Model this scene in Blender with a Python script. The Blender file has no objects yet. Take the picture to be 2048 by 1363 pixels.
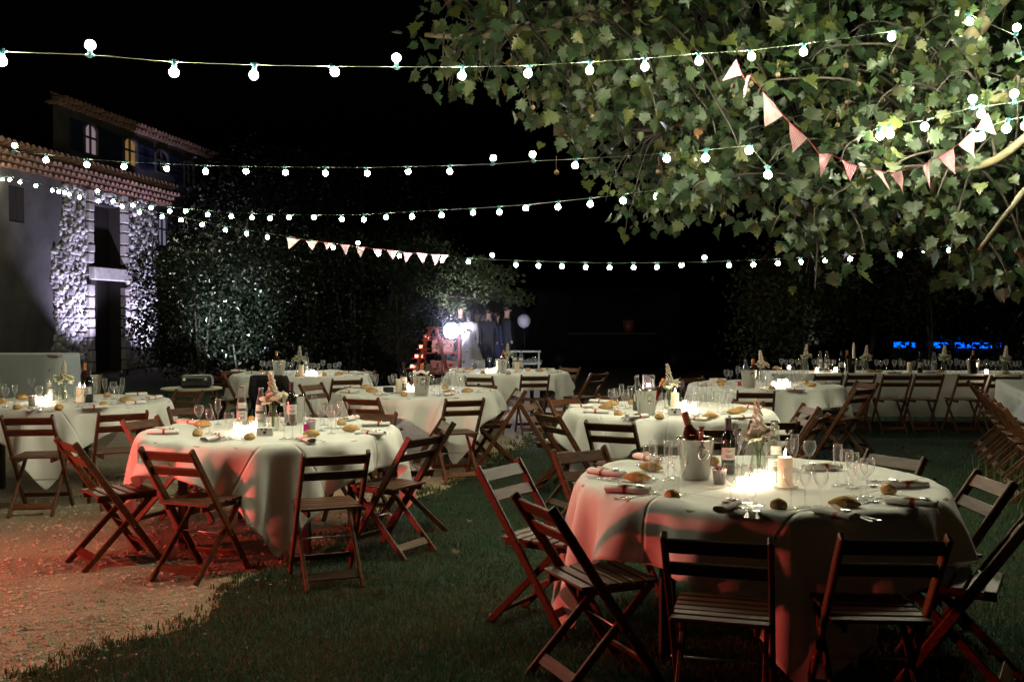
import bpy, bmesh, math, random
import numpy as np
from mathutils import Vector, Matrix, noise as mnoise
random.seed(11); np.random.seed(11)
PI = math.pi
sc = bpy.context.scene
COL = sc.collection

# ------------------------------------------------------------------ camera, night sky, exposure
F = 35.0 / 36.0 * 2048.0
HZ = 632.0                       # row of the horizon in the 2048 wide photograph
CAMH = 1.55
PITCH = math.atan((681.5 - HZ) / F)
cam_data = bpy.data.cameras.new('camera')
cam = bpy.data.objects.new('camera', cam_data); COL.objects.link(cam)
cam.location = (0, 0, CAMH); cam.rotation_euler = (PI/2 - PITCH, 0, 0)
cam_data.lens = 35; cam_data.sensor_width = 36; cam_data.clip_start = 0.05; cam_data.clip_end = 800
sc.camera = cam
world = bpy.data.worlds.new('World'); sc.world = world; world.use_nodes = True
wn = world.node_tree.nodes; wl = world.node_tree.links; wn.clear()
wo = wn.new('ShaderNodeOutputWorld'); wb = wn.new('ShaderNodeBackground'); ws = wn.new('ShaderNodeTexSky')
ws.sky_type = 'NISHITA'; ws.sun_disc = False; ws.sun_elevation = math.radians(-4.0); ws.sun_rotation = math.radians(200)
wl.new(ws.outputs[0], wb.inputs[0]); wl.new(wb.outputs[0], wo.inputs[0]); wb.inputs[1].default_value = 0.03
sc.view_settings.view_transform = 'Standard'; sc.view_settings.look = 'None'
sc.view_settings.gamma = 1.0; sc.view_settings.use_curve_mapping = False
sc.view_settings.exposure = 0.0
sc.render.engine = 'CYCLES'
sc.cycles.use_denoising = True
sc.cycles.max_bounces = 8; sc.cycles.transparent_max_bounces = 40
sc.cycles.glossy_bounces = 4; sc.cycles.diffuse_bounces = 3; sc.cycles.transmission_bounces = 8
sc.cycles.sample_clamp_indirect = 3.0
sc.cycles.caustics_reflective = False; sc.cycles.caustics_refractive = False
sc.cycles.use_light_tree = True

BULB_W = 1300.0      # radiance of the festoon bulbs over the tables
BULB_FAR = 210.0    # the same of the weaker strings near the house and hedge
CANDLE_W = 62.0

# ------------------------------------------------------------------ where a photograph point lies in the world
Fv = Vector((0, math.cos(PITCH), -math.sin(PITCH))); Uv = Vector((0, math.sin(PITCH), math.cos(PITCH)))
CAMP = Vector((0, 0, CAMH))
def ray(u, v): return Vector((u - 1024.0, 0, 0)) + F * Fv - (v - 681.5) * Uv
def atz(u, v, z=0.0):
    d = ray(u, v); t = (z - CAMH) / d.z
    return CAMP + d * t
def aty(u, v, y):
    d = ray(u, v); return CAMP + d * (y / d.y)
def pix(p):
    q = Vector(p) - CAMP; f = q.dot(Fv)
    return 1024 + F * q.x / f, 681.5 - F * q.dot(Uv) / f

# ------------------------------------------------------------------ materials
MATS = {}
def mat(name, rgb, rough=0.6, metal=0.0, spec=0.5, emit=None, es=0.0, coat=0.0, bump=0.0, bscale=40.0,
        var=0.0, vscale=3.0, rgb2=None, trans=0.0, stretch=None, sub=0.0):
    if name in MATS: return MATS[name]
    m = bpy.data.materials.new(name); m.use_nodes = True; nt = m.node_tree; N = nt.nodes; L = nt.links
    b = N['Principled BSDF']; out = N['Material Output']
    b.inputs['Base Color'].default_value = (*rgb, 1); b.inputs['Roughness'].default_value = rough
    b.inputs['Metallic'].default_value = metal; b.inputs['Specular IOR Level'].default_value = spec
    b.inputs['Coat Weight'].default_value = coat
    if sub: b.inputs['Subsurface Weight'].default_value = sub; b.inputs['Subsurface Radius'].default_value = (.02, .012, .006)
    if emit: b.inputs['Emission Color'].default_value = (*emit, 1); b.inputs['Emission Strength'].default_value = es
    if var or bump or rgb2:
        tc = N.new('ShaderNodeTexCoord'); mp = N.new('ShaderNodeMapping')
        L.new(tc.outputs['Object'], mp.inputs[0])
        if stretch: mp.inputs['Scale'].default_value = stretch
    if var or rgb2:
        nz = N.new('ShaderNodeTexNoise'); nz.inputs['Scale'].default_value = vscale; nz.inputs['Detail'].default_value = 5
        L.new(mp.outputs[0], nz.inputs['Vector'])
        r = N.new('ShaderNodeValToRGB')
        c2 = rgb2 or tuple(c * (1 - var) for c in rgb)
        r.color_ramp.elements[0].color = (*c2, 1); r.color_ramp.elements[1].color = (*(rgb if rgb2 else tuple(min(1, c*(1+var)) for c in rgb)), 1)
        r.color_ramp.elements[0].position = .35; r.color_ramp.elements[1].position = .65
        L.new(nz.outputs[0], r.inputs[0])
        oi = N.new('ShaderNodeObjectInfo'); hs = N.new('ShaderNodeHueSaturation'); mr = N.new('ShaderNodeMapRange')
        mr.inputs['To Min'].default_value = 1 - var*.6; mr.inputs['To Max'].default_value = 1 + var*.6
        L.new(oi.outputs['Random'], mr.inputs[0]); L.new(mr.outputs[0], hs.inputs['Value']); L.new(r.outputs[0], hs.inputs['Color'])
        L.new(hs.outputs[0], b.inputs['Base Color'])
    if bump:
        n2 = N.new('ShaderNodeTexNoise'); n2.inputs['Scale'].default_value = bscale; n2.inputs['Detail'].default_value = 6
        L.new(mp.outputs[0], n2.inputs['Vector'])
        bp = N.new('ShaderNodeBump'); bp.inputs['Strength'].default_value = bump; bp.inputs['Distance'].default_value = .02
        L.new(n2.outputs[0], bp.inputs['Height']); L.new(bp.outputs[0], b.inputs['Normal'])
    if trans:
        t = N.new('ShaderNodeBsdfTranslucent'); mx = N.new('ShaderNodeMixShader'); mx.inputs[0].default_value = trans
        src = b.inputs['Base Color'].links
        if src: L.new(src[0].from_socket, t.inputs[0])
        else: t.inputs[0].default_value = (*rgb, 1)
        L.new(b.outputs[0], mx.inputs[1]); L.new(t.outputs[0], mx.inputs[2]); L.new(mx.outputs[0], out.inputs[0])
    MATS[name] = m
    return m
def glass_mat(name, tint=(1, 1, 1), edge=(.8, .83, .8), rough=0.02, refl=1.0):
    if name in MATS: return MATS[name]
    m = bpy.data.materials.new(name); m.use_nodes = True; nt = m.node_tree; N = nt.nodes; L = nt.links
    N.remove(N['Principled BSDF']); out = N['Material Output']
    lw = N.new('ShaderNodeLayerWeight'); lw.inputs[0].default_value = .35
    tr = N.new('ShaderNodeBsdfTransparent'); gl = N.new('ShaderNodeBsdfGlossy'); gl.inputs['Roughness'].default_value = rough
    mc = N.new('ShaderNodeMix'); mc.data_type = 'RGBA'
    mc.inputs['A'].default_value = (*tint, 1); mc.inputs['B'].default_value = (*edge, 1)
    L.new(lw.outputs['Facing'], mc.inputs[0]); L.new(mc.outputs['Result'], tr.inputs[0])
    df = N.new('ShaderNodeBsdfTranslucent'); df.inputs[0].default_value = (.9, .9, .88, 1); d2 = N.new('ShaderNodeBsdfDiffuse'); d2.inputs[0].default_value = (.9, .9, .88, 1)
    dm = N.new('ShaderNodeMixShader'); L.new(df.outputs[0], dm.inputs[1]); L.new(d2.outputs[0], dm.inputs[2])   # pale edge colour imitating light gathered in the thick rim
    gm = N.new('ShaderNodeMixShader'); gm.inputs[0].default_value = .6*refl; L.new(gl.outputs[0], gm.inputs[1]); L.new(dm.outputs[0], gm.inputs[2])
    mul = N.new('ShaderNodeMath'); mul.operation = 'MULTIPLY_ADD'; mul.inputs[1].default_value = 1.0*refl; mul.inputs[2].default_value = .06*refl
    pw = N.new('ShaderNodeMath'); pw.operation = 'POWER'; pw.inputs[1].default_value = 1.7
    L.new(lw.outputs['Facing'], pw.inputs[0]); L.new(pw.outputs[0], mul.inputs[0])
    mx = N.new('ShaderNodeMixShader'); L.new(mul.outputs[0], mx.inputs[0]); L.new(tr.outputs[0], mx.inputs[1]); L.new(gm.outputs[0], mx.inputs[2])
    L.new(mx.outputs[0], out.inputs[0]); MATS[name] = m
    return m
def emit_mat(name, rgb, s):
    if name in MATS: return MATS[name]
    m = bpy.data.materials.new(name); m.use_nodes = True; N = m.node_tree.nodes; L = m.node_tree.links
    N.remove(N['Principled BSDF']); e = N.new('ShaderNodeEmission'); e.inputs[0].default_value = (*rgb, 1); e.inputs[1].default_value = s
    L.new(e.outputs[0], N['Material Output'].inputs[0]); MATS[name] = m
    return m

# ------------------------------------------------------------------ mesh builder
class MB:
    def __init__(s): s.v = []; s.f = []; s.mi = []; s.sm = []
    def add(s, vs, fs, mi=0, smooth=False):
        o = len(s.v); s.v.extend([tuple(p) for p in vs])
        for f in fs: s.f.append([o + i for i in f]); s.mi.append(mi); s.sm.append(smooth)
        return s
    def box(s, c, size, rot=None, mi=0, bev=0.0):
        hx, hy, hz = size[0]/2, size[1]/2, size[2]/2
        M = rot.to_matrix() if rot is not None and hasattr(rot, 'to_matrix') else (rot or Matrix.Identity(3))
        c = Vector(c)
        if bev <= 0:
            vs = [c + M @ Vector((x*hx, y*hy, z*hz)) for x in (-1, 1) for y in (-1, 1) for z in (-1, 1)]
            fs = [(0, 1, 3, 2), (4, 6, 7, 5), (0, 4, 5, 1), (2, 3, 7, 6), (0, 2, 6, 4), (1, 5, 7, 3)]
            return s.add(vs, fs, mi)
        bm = bmesh.new(); bmesh.ops.create_cube(bm, size=1.0)
        for v in bm.verts: v.co = Vector((v.co.x*size[0], v.co.y*size[1], v.co.z*size[2]))
        bmesh.ops.bevel(bm, geom=bm.edges[:], offset=bev, segments=1, affect='EDGES', profile=.5)
        vs = [c + M @ v.co for v in bm.verts]; fs = [[v.index for v in f.verts] for f in bm.faces]
        bm.free(); return s.add(vs, fs, mi)
    def bar(s, a, b, w, t, up=(0, 0, 1), mi=0, bev=0.0):
        a = Vector(a); b = Vector(b); d = (b - a); l = d.length; z = d.normalized()
        x = Vector(up).cross(z)
        if x.length < 1e-4: x = Vector((1, 0, 0)).cross(z)
        x.normalize(); y = z.cross(x)
        M = Matrix((x, y, z)).transposed()
        return s.box((a + b)/2, (w, t, l), M, mi, bev)
    def lathe(s, prof, seg=16, c=(0, 0, 0), mi=0, smooth=True, cap=False, M=None):
        vs = []; fs = []
        for (r, z) in prof:
            for k in range(seg):
                a = 2*PI*k/seg; p = Vector((r*math.cos(a), r*math.sin(a), z))
                if M is not None: p = M @ p
                vs.append(p + Vector(c))
        n = len(prof)
        for i in range(n-1):
            for k in range(seg):
                k2 = (k+1) % seg; fs.append((i*seg+k, i*seg+k2, (i+1)*seg+k2, (i+1)*seg+k))
        s.add(vs, fs, mi, smooth)
        if cap:
            o = len(s.v) - n*seg
            s.f.append([o + (n-1)*seg + k for k in range(seg)]); s.mi.append(mi); s.sm.append(False)
            s.f.append([o + k for k in reversed(range(seg))]); s.mi.append(mi); s.sm.append(False)
        return s
    def tube(s, pts, rad, seg=6, mi=0, smooth=True, cap=True, flat=1.0):
        pts = [Vector(p) for p in pts]; n = len(pts)
        if not hasattr(rad, '__len__'): rad = [rad]*n
        vs = []; fs = []; px = None
        for i, p in enumerate(pts):
            t = (pts[min(i+1, n-1)] - pts[max(i-1, 0)]).normalized()
            if px is None:
                px = t.cross(Vector((0, 0, 1)))
                if px.length < .05: px = t.cross(Vector((1, 0, 0)))
            px = (px - t*px.dot(t)).normalized(); py = t.cross(px)
            for k in range(seg):
                a = 2*PI*k/seg; vs.append(p + px*(rad[i]*math.cos(a)) + py*(rad[i]*flat*math.sin(a)))
        for i in range(n-1):
            for k in range(seg):
                k2 = (k+1) % seg; fs.append((i*seg+k, i*seg+k2, (i+1)*seg+k2, (i+1)*seg+k))
        if cap: fs.append([(n-1)*seg+k for k in range(seg)]); fs.append([k for k in reversed(range(seg))])
        return s.add(vs, fs, mi, smooth)
    def ball(s, c, r, seg=8, rings=6, mi=0, scale=(1, 1, 1)):
        prof = [(max(1e-4, math.sin(PI*i/rings))*r, -math.cos(PI*i/rings)*r) for i in range(rings+1)]
        return s.lathe(prof, seg, c, mi, True, False, Matrix.Diagonal(scale))
    def mesh(s, name, mats):
        me = bpy.data.meshes.new(name); me.from_pydata(s.v, [], s.f)
        for m in (mats if isinstance(mats, (list, tuple)) else [mats]): me.materials.append(m)
        me.polygons.foreach_set('material_index', s.mi); me.polygons.foreach_set('use_smooth', s.sm)
        me.update(); return me
def np_mesh(name, V, T, m, smooth=False, nper=3):
    """many small faces from numpy arrays"""
    me = bpy.data.meshes.new(name); n = len(T)
    me.vertices.add(len(V)); me.vertices.foreach_set('co', np.asarray(V, dtype=np.float32).ravel())
    me.loops.add(n*nper); me.loops.foreach_set('vertex_index', np.asarray(T, dtype=np.int32).ravel())
    me.polygons.add(n); me.polygons.foreach_set('loop_start', np.arange(0, n*nper, nper, dtype=np.int32))
    me.polygons.foreach_set('use_smooth', np.full(n, smooth))
    for k in (m if isinstance(m, (list, tuple)) else [m]): me.materials.append(k)
    me.update(calc_edges=True); me.validate(); return me

# ------------------------------------------------------------------ objects and their descriptions
REG = []
def obj(name, me, parent=None, loc=None, rot=None, scale=None):
    o = bpy.data.objects.new(name, me); COL.objects.link(o)
    if parent is not None: o.parent = parent
    if loc is not None: o.location = loc
    if rot is not None: o.rotation_euler = rot
    if scale is not None: o.scale = scale if hasattr(scale, '__len__') else (scale,)*3
    return o
def tag(o, label, cat, group=None, at=None):
    o['category'] = cat
    if group: o['group'] = group
    REG.append((o, label, at if at is not None else pix(o.location)[0])); o['label'] = label
    return o
def thing(name, label, cat, loc=(0, 0, 0), rz=0.0, group=None, at=None, scale=None):
    o = obj(name, None, None, loc, (0, 0, rz), scale); o.empty_display_size = .05
    return tag(o, label, cat, group, at)
def struct(name, me, kind='structure', **k):
    o = obj(name, me, **k); o['kind'] = kind; return o
NUM = {2: 'two', 3: 'three', 4: 'four', 5: 'five', 6: 'six', 7: 'seven', 8: 'eight', 9: 'nine', 10: 'ten'}
ORD = ['first', 'second', 'third', 'fourth', 'fifth', 'sixth', 'seventh', 'eighth', 'ninth']
def finish_labels():
    by = {}
    for o, l, u in REG: by.setdefault(l, []).append((u, o))
    for l, g in by.items():
        if len(g) == 1: continue
        g.sort(key=lambda t: t[0]); n = len(g)
        for i, (u, o) in enumerate(g):
            if n == 2: w = ('left', 'right')[i] + ' of two'
            elif n == 3: w = ('left', 'middle', 'right')[i] + ' of three'
            elif i == 0: w = 'leftmost of %s' % NUM.get(n, str(n))
            elif i == n-1: w = 'rightmost of %s' % NUM.get(n, str(n))
            elif i < n/2: w = '%s from the left' % ORD[i]
            else: w = '%s from the right' % ORD[n-1-i]
            o['label'] = l + ', ' + w
def sector(p, c):
    a = math.degrees(math.atan2(p[1]-c[1], p[0]-c[0])) % 360
    return ['right', 'far right', 'far', 'far left', 'left', 'near left', 'near', 'near right'][int(((a + 22.5) % 360)//45)]
# ================================================================== GROUND
lawn_px = [(-260, 1500), (60, 1345), (200, 1290), (330, 1240), (430, 1170), (520, 1130), (600, 1100), (690, 1055), (760, 1005), (820, 984), (880, 968), (930, 940), (983, 912), (1047, 877), (1103, 847), (1180, 815), (1262, 786)]
lawn_pts = [atz(u, v) for u, v in lawn_px]
edge = []
for a, b in zip(lawn_pts, lawn_pts[1:]):
    n = max(2, int((b-a).length/.06))
    for i in range(n):
        p = a.lerp(b, i/n); q = p*1.3
        k = mnoise.noise(q)*.09 + .13 + mnoise.noise(q*5)*.07 + mnoise.noise(q*17)*.035
        edge.append((p.x + k*1.1, p.y - k*.9))
lawn_poly = edge + [(lawn_pts[-1].x, lawn_pts[-1].y), (3.0, 21.5), (8, 22.0), (30, 22.0), (30, -4), (lawn_pts[0].x, -4)]
GP = np.array(lawn_poly)
def in_lawn(x, y):
    ins = np.zeros(len(x), bool); n = len(GP); j = n-1
    for i in range(n):
        xi, yi = GP[i]; xj, yj = GP[j]
        if yi != yj:
            c = ((yi > y) != (yj > y)) & (x < (xj-xi)*(y-yi)/(yj-yi) + xi); ins ^= c
        j = i
    return ins
def ground_mat(name, c1, c2, c3, s1, bump, bs):
    m = bpy.data.materials.new(name); m.use_nodes = True; N = m.node_tree.nodes; L = m.node_tree.links; b = N['Principled BSDF']
    tc = N.new('ShaderNodeTexCoord'); n1 = N.new('ShaderNodeTexNoise'); n1.inputs['Scale'].default_value = s1; n1.inputs['Detail'].default_value = 8
    n2 = N.new('ShaderNodeTexNoise'); n2.inputs['Scale'].default_value = bs; n2.inputs['Detail'].default_value = 4
    L.new(tc.outputs['Object'], n1.inputs[0]); L.new(tc.outputs['Object'], n2.inputs[0])
    r = N.new('ShaderNodeValToRGB'); e = r.color_ramp.elements; e[0].color = (*c1, 1); e[0].position = .35; e[1].color = (*c2, 1); e[1].position = .65
    L.new(n1.outputs[0], r.inputs[0])
    r2 = N.new('ShaderNodeValToRGB'); r2.color_ramp.elements[0].position = .42; r2.color_ramp.elements[1].position = .62; L.new(n2.outputs[0], r2.inputs[0])
    mx = N.new('ShaderNodeMix'); mx.data_type = 'RGBA'; mx.inputs['B'].default_value = (*c3, 1)
    L.new(r2.outputs[0], mx.inputs[0]); L.new(r.outputs[0], mx.inputs['A']); L.new(mx.outputs['Result'], b.inputs['Base Color'])
    b.inputs['Roughness'].default_value = .95; b.inputs['Specular IOR Level'].default_value = .15
    bp = N.new('ShaderNodeBump'); bp.inputs['Strength'].default_value = bump; bp.inputs['Distance'].default_value = .03
    ad = N.new('ShaderNodeMath'); ad.operation = 'ADD'; L.new(n1.outputs[0], ad.inputs[0]); L.new(n2.outputs[0], ad.inputs[1])
    L.new(ad.outputs[0], bp.inputs['Height']); L.new(bp.outputs[0], b.inputs['Normal']); return m
m_gravel = ground_mat('gravel_ground', (.20, .155, .095), (.33, .265, .17), (.42, .35, .245), 2.2, .9, 95)
m_turf = ground_mat('turf_soil', (.013, .026, .014), (.024, .040, .019), (.014, .025, .011), 5.0, .8, 60)
me = bpy.data.meshes.new('ground'); me.from_pydata([(-90, -20, 0), (90, -20, 0), (90, 160, 0), (-90, 160, 0)], [], [(0, 1, 2, 3)]); me.materials.append(m_gravel)
struct('ground', me)
bm = bmesh.new(); bm.faces.new([bm.verts.new((x, y, .006)) for x, y in lawn_poly]); bmesh.ops.triangulate(bm, faces=bm.faces[:])
me = bpy.data.meshes.new('lawn'); bm.to_mesh(me); bm.free(); me.materials.append(m_turf)
for p in me.polygons:
    if p.normal.z < 0: p.flip()
struct('lawn', me)
bm = bmesh.new(); bm.faces.new([bm.verts.new((x + .4*mnoise.noise(Vector((x, y, 0))), y, .006)) for x, y in [(-5.2, 13.2), (-3.6, 12.6), (-2.2, 14.6), (-1.2, 16.5), (-1.6, 23.5), (-10.5, 24), (-10, 19), (-7.6, 14.8)]])
bmesh.ops.triangulate(bm, faces=bm.faces[:]); me = bpy.data.meshes.new('back_lawn'); bm.to_mesh(me); bm.free(); me.materials.append(m_turf)
for p in me.polygons:
    if p.normal.z < 0: p.flip()
struct('back_lawn', me)
m_yard_dark = ground_mat('yard_night_tone', (.030, .024, .016), (.050, .040, .026), (.04, .03, .02), 2.0, .6, 50)  # far ground sheet: night darkness put into its colour
bm = bmesh.new(); bm.faces.new([bm.verts.new((x, y, .003)) for x, y in [(-60, 16.5), (-10.9, 16.5), (-4.5, 15.6), (-1.0, 17.2), (3.0, 16.2), (60, 22.5), (60, 150), (-60, 150)]])
me = bpy.data.meshes.new('yard'); bm.to_mesh(me); bm.free(); me.materials.append(m_yard_dark); struct('yard', me)
# grass blades: dense near the camera, thinning with distance
def blades(n, y0, y1, h0, h1, w, margin, lawn=True):
    t = np.random.rand(n); y = 1.0/(1/y0 + t*(1/y1 - 1/y0))
    x = (np.random.rand(n)*2-1)*(y*.53 + margin)
    k = in_lawn(x + np.random.randn(n)*.04, y + np.random.randn(n)*.04)
    x, y = x[k], y[k]; n = len(x)
    cl = np.array([mnoise.noise(Vector((a*1.7, b*1.7, 0))) for a, b in zip(x[::1], y[::1])]) if n < 400000 else np.zeros(n)
    h = (h0 + (h1-h0)*np.random.rand(n)**1.5)*(1 + .45*cl)
    a = np.random.rand(n)*2*PI; tilt = np.random.randn(n)*.55; az = np.random.rand(n)*2*PI
    ww = w*(.6 + .8*np.random.rand(n))*(1 + y*.05)
    bx, by = np.cos(a)*ww/2, np.sin(a)*ww/2
    V = np.zeros((n, 3, 3), np.float32)
    V[:, 0] = np.stack([x-bx, y-by, np.full(n, .004)], 1); V[:, 1] = np.stack([x+bx, y+by, np.full(n, .004)], 1)
    V[:, 2] = np.stack([x+np.cos(az)*np.sin(tilt)*h, y+np.sin(az)*np.sin(tilt)*h, .004+np.abs(np.cos(tilt))*h], 1)
    return V.reshape(-1, 3), np.arange(n*3).reshape(-1, 3)
m_grass = mat('grass_blade', (.034, .088, .046), .55, spec=.35, rgb2=(.066, .084, .030), var=.25, vscale=1.6, trans=.25)
V, T = blades(330000, 2.7, 17.0, .018, .045, .0042, .7)
struct('lawn_grass', np_mesh('lawn_grass', V, T, m_grass), 'stuff')
# weeds: taller tufts along the gravel edge and at the foot of the big tree
def tuft(cx, cy, n, r, h0, h1):
    vs = []; ts = []
    for i in range(n):
        a = random.random()*2*PI; rr = r*math.sqrt(random.random()); x = cx+math.cos(a)*rr; y = cy+math.sin(a)*rr
        h = random.uniform(h0, h1); la = random.random()*2*PI; le = random.uniform(.15, .7)*h; w = .005
        pts = [(x + math.cos(la)*le*t*t, y + math.sin(la)*le*t*t, h*(t - .25*t*t*random.random())) for t in (0, .4, .75, 1)]
        o = len(vs); s = (-math.sin(la)*w, math.cos(la)*w)
        for j, p in enumerate(pts[:3]):
            f = 1 - j*.25; vs += [(p[0]-s[0]*f, p[1]-s[1]*f, p[2]), (p[0]+s[0]*f, p[1]+s[1]*f, p[2])]
        vs.append(pts[3])
        ts += [(o, o+1, o+3), (o, o+3, o+2), (o+2, o+3, o+5), (o+2, o+5, o+4), (o+4, o+5, o+6)]
    return vs, ts
m_weed = mat('weed_blade', (.075, .10, .03), .5, var=.3, trans=.3)
vs, ts = [], []
def addt(*a):
    v, t = tuft(*a); o = len(vs); vs.extend(v); ts.extend([tuple(i+o for i in q) for q in t])
for u, v in [(868, 1000), (905, 958), (862, 985), (1018, 888), (985, 915), (730, 1040)]: q = atz(u, v); addt(q.x, q.y, 26, .10, .05, .12)
for i in range(620):   # ragged edge: small tufts creeping over the gravel
    j = random.randrange(len(edge)); q = edge[j]; f = abs(random.gauss(0, .09)); addt(q[0] - f*.75, q[1] + f*.6, 9, .035, .015, .05)
struct('edge_weeds', np_mesh('edge_weeds', vs, ts, m_weed), 'stuff')
# loose stones on the gravel
n = 30000; t = np.random.rand(n); y = 1/(1/3.6 + t*(1/16.0 - 1/3.6)); x = -(np.random.rand(n))*(y*.66 + .6) + .12*y
k = ~in_lawn(x + np.random.randn(n)*.13, y + np.random.randn(n)*.13); x, y = x[k], y[k]; n = len(x)
s = .0035 + .014*np.random.rand(n)**6 + .004*np.random.rand(n)
oc = np.array([(1, 0, 0), (0, 1, 0), (-1, 0, 0), (0, -1, 0), (0, 0, .7), (0, 0, -.5)], np.float32)
V = oc[None]*s[:, None, None]*(.6 + .8*np.random.rand(n, 6, 1)); ang = np.random.rand(n)*2*PI
ca, sa = np.cos(ang)[:, None], np.sin(ang)[:, None]
V = np.stack([V[..., 0]*ca - V[..., 1]*sa + x[:, None], V[..., 0]*sa + V[..., 1]*ca + y[:, None], V[..., 2] + (s*.25)[:, None]], -1)
of = np.array([(0, 1, 4), (1, 2, 4), (2, 3, 4), (3, 0, 4), (1, 0, 5), (2, 1, 5), (3, 2, 5), (0, 3, 5)])
T = (of[None] + 6*np.arange(n)[:, None, None]).reshape(-1, 3)
m_peb = mat('pebble', (.40, .335, .24), .9, var=.25, vscale=2)
struct('gravel_stones', np_mesh('gravel_stones', V.reshape(-1, 3), T, m_peb), 'stuff')

# ================================================================== HOUSES
FA = atz(190, 745); FA.z = 0
FD = Vector((276/F, 1, 0)).normalized(); FN = Vector((FD.y, -FD.x, 0))
FANG = math.atan2(FD.y, FD.x)
def fac(u, v, off=0.0):
    """photo point on a plane parallel to the facade, off metres behind it -> (along, up)"""
    d = ray(u, v); P0 = FA - FN*off; t = (P0 - CAMP).dot(FN)/d.dot(FN); p = CAMP + d*t
    return (p - P0).dot(FD), p.z
m_plaster2 = mat('tall_house_plaster', (.10, .092, .082), .95, bump=.7, bscale=3, var=.25, vscale=1.5, spec=.1)
m_plaster = mat('old_plaster', (.085, .08, .075), .95, bump=.8, bscale=2.5, var=.25, vscale=1.2, spec=.1)
m_stone = mat('rubble_stone', (.42, .40, .37), .9, bump=.6, bscale=14, var=.45, vscale=4, spec=.15)
m_dress = mat('dressed_stone', (.40, .37, .32), .9, bump=.5, bscale=10, var=.22, vscale=3, spec=.15)
m_mort = mat('dark_mortar', (.035, .03, .025), .95, bump=.6, bscale=20, spec=.1)
m_tile = mat('clay_tile', (.24, .14, .10), .85, var=.35, vscale=3, bump=.3, bscale=15, spec=.2)
m_dark = mat('dark_opening', (.012, .011, .012), .9)
m_shut = mat('blue_shutter', (.016, .024, .06), .7, var=.2)
m_wood_old = mat('old_door_wood', (.014, .009, .006), .8, var=.3, vscale=6, stretch=(1, 1, .1))
m_frame = mat('window_frame', (.10, .095, .09), .6)
house = thing('stone_house', 'low stone house at the left with half fallen plaster and two dark barn openings', 'house', FA, FANG, at=200)
# local frame: x runs along the facade into the distance, y into the house
def px_poly(pts, off=0.0): return [fac(u, v, off) for u, v in pts]
def slab(mb, pts, y0, y1, mi=0):
    n = len(pts); vs = [(x, y0, z) for x, z in pts] + [(x, y1, z) for x, z in pts]
    fs = [list(range(n)), list(range(2*n-1, n-1, -1))] + [(i, n+i, n+(i+1) % n, (i+1) % n) for i in range(n)]
    mb.add(vs, fs, mi)
s_l = fac(-150, 640)[0]; s_r = fac(312, 640)[0]; EZ = 5.03
dl, dr = fac(183, 640)[0], fac(234, 640)[0]; d_top = fac(200, 560)[1]; lin_b = d_top; lin_t = fac(205, 535)[1]; up_b = lin_t + .08; up_t = fac(215, 412)[1]
ul, ur = fac(188, 480)[0], fac(240, 480)[0]
mb = MB()   # rough backing behind the stones, with the two openings left open
for x0, x1, z0, z1 in [(s_l, dl, 0, EZ), (max(dr, ur), s_r, 0, EZ), (dl, max(dr, ur), lin_b, up_b), (dl, max(dr, ur), up_t, EZ)]:
    mb.box(((x0+x1)/2, .2, (z0+z1)/2), (x1-x0, .4, z1-z0))
mb.box((s_r-.2, 2.2, EZ/2), (.4, 3.6, EZ))
obj('wall', mb.mesh('wall', m_mort), house)
mb = MB(); slab(mb, [(dl-.05, 0), (dr+.4, 0), (dr+.4, lin_b), (dl-.05, lin_b)], .34, .40); obj('barn_door', mb.mesh('barn_door', m_wood_old), house)
mb = MB(); slab(mb, [(ul-.1, up_b), (ur+.4, up_b), (ur+.4, up_t), (ul-.1, up_t)], .34, .40); obj('loft_door', mb.mesh('loft_door', m_wood_old), house)
mb = MB(); a = fac(178, 545)[0]; b = fac(252, 545)[0]; mb.box(((a+b)/2, -.03, (lin_b+lin_t)/2), (b-a, .30, lin_t-lin_b), bev=.02); obj('lintel', mb.mesh('lintel', m_dress), house)
# fallen plaster edge
pe = [(118, 362), (119, 427), (113, 462), (117, 478), (98, 500), (95, 560), (101, 600), (107, 650), (97, 700), (104, 722), (99, 752)]
pl = [(x, max(0, z)) for x, z in px_poly(pe)]
fine = []
for (x0, z0), (x1, z1) in zip(pl, pl[1:]):
    for i in range(8):
        t = i/8; x = x0+(x1-x0)*t; z = z0+(z1-z0)*t; fine.append((x + .12*mnoise.noise(Vector((0, z*3, 1))) + .06*mnoise.noise(Vector((3, z*9, 1))), z))
fine[0] = (fine[0][0], EZ); fine.append((pl[-1][0], 0))
wl_, wr_ = fac(12, 400)[0], fac(43, 400)[0]; wt_, wb_ = fac(26, 372)[1], fac(26, 444)[1]
mb = MB()
slab(mb, [(s_l, 0), (wl_, 0), (wl_, EZ), (s_l, EZ)], -.07, -.002)
slab(mb, [(wl_, 0), (wr_, 0), (wr_, wb_), (wl_, wb_)], -.07, -.002); slab(mb, [(wl_, wt_), (wr_, wt_), (wr_, EZ), (wl_, EZ)], -.07, -.002)
slab(mb, [(wr_, EZ), (wr_, 0)] + list(reversed(fine)), -.07, -.002)
obj('plaster', mb.mesh('plaster', m_plaster), house)
w = obj('window', None, house, ((wl_+wr_)/2, 0, (wb_+wt_)/2))
mb = MB()
for q in (-1, 1): mb.box((q*(wr_-wl_)/4, -.03, 0), ((wr_-wl_)/2-.02, .05, wt_-wb_-.04))
obj('shutter', mb.mesh('shutter', m_wood_old), w)
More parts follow.
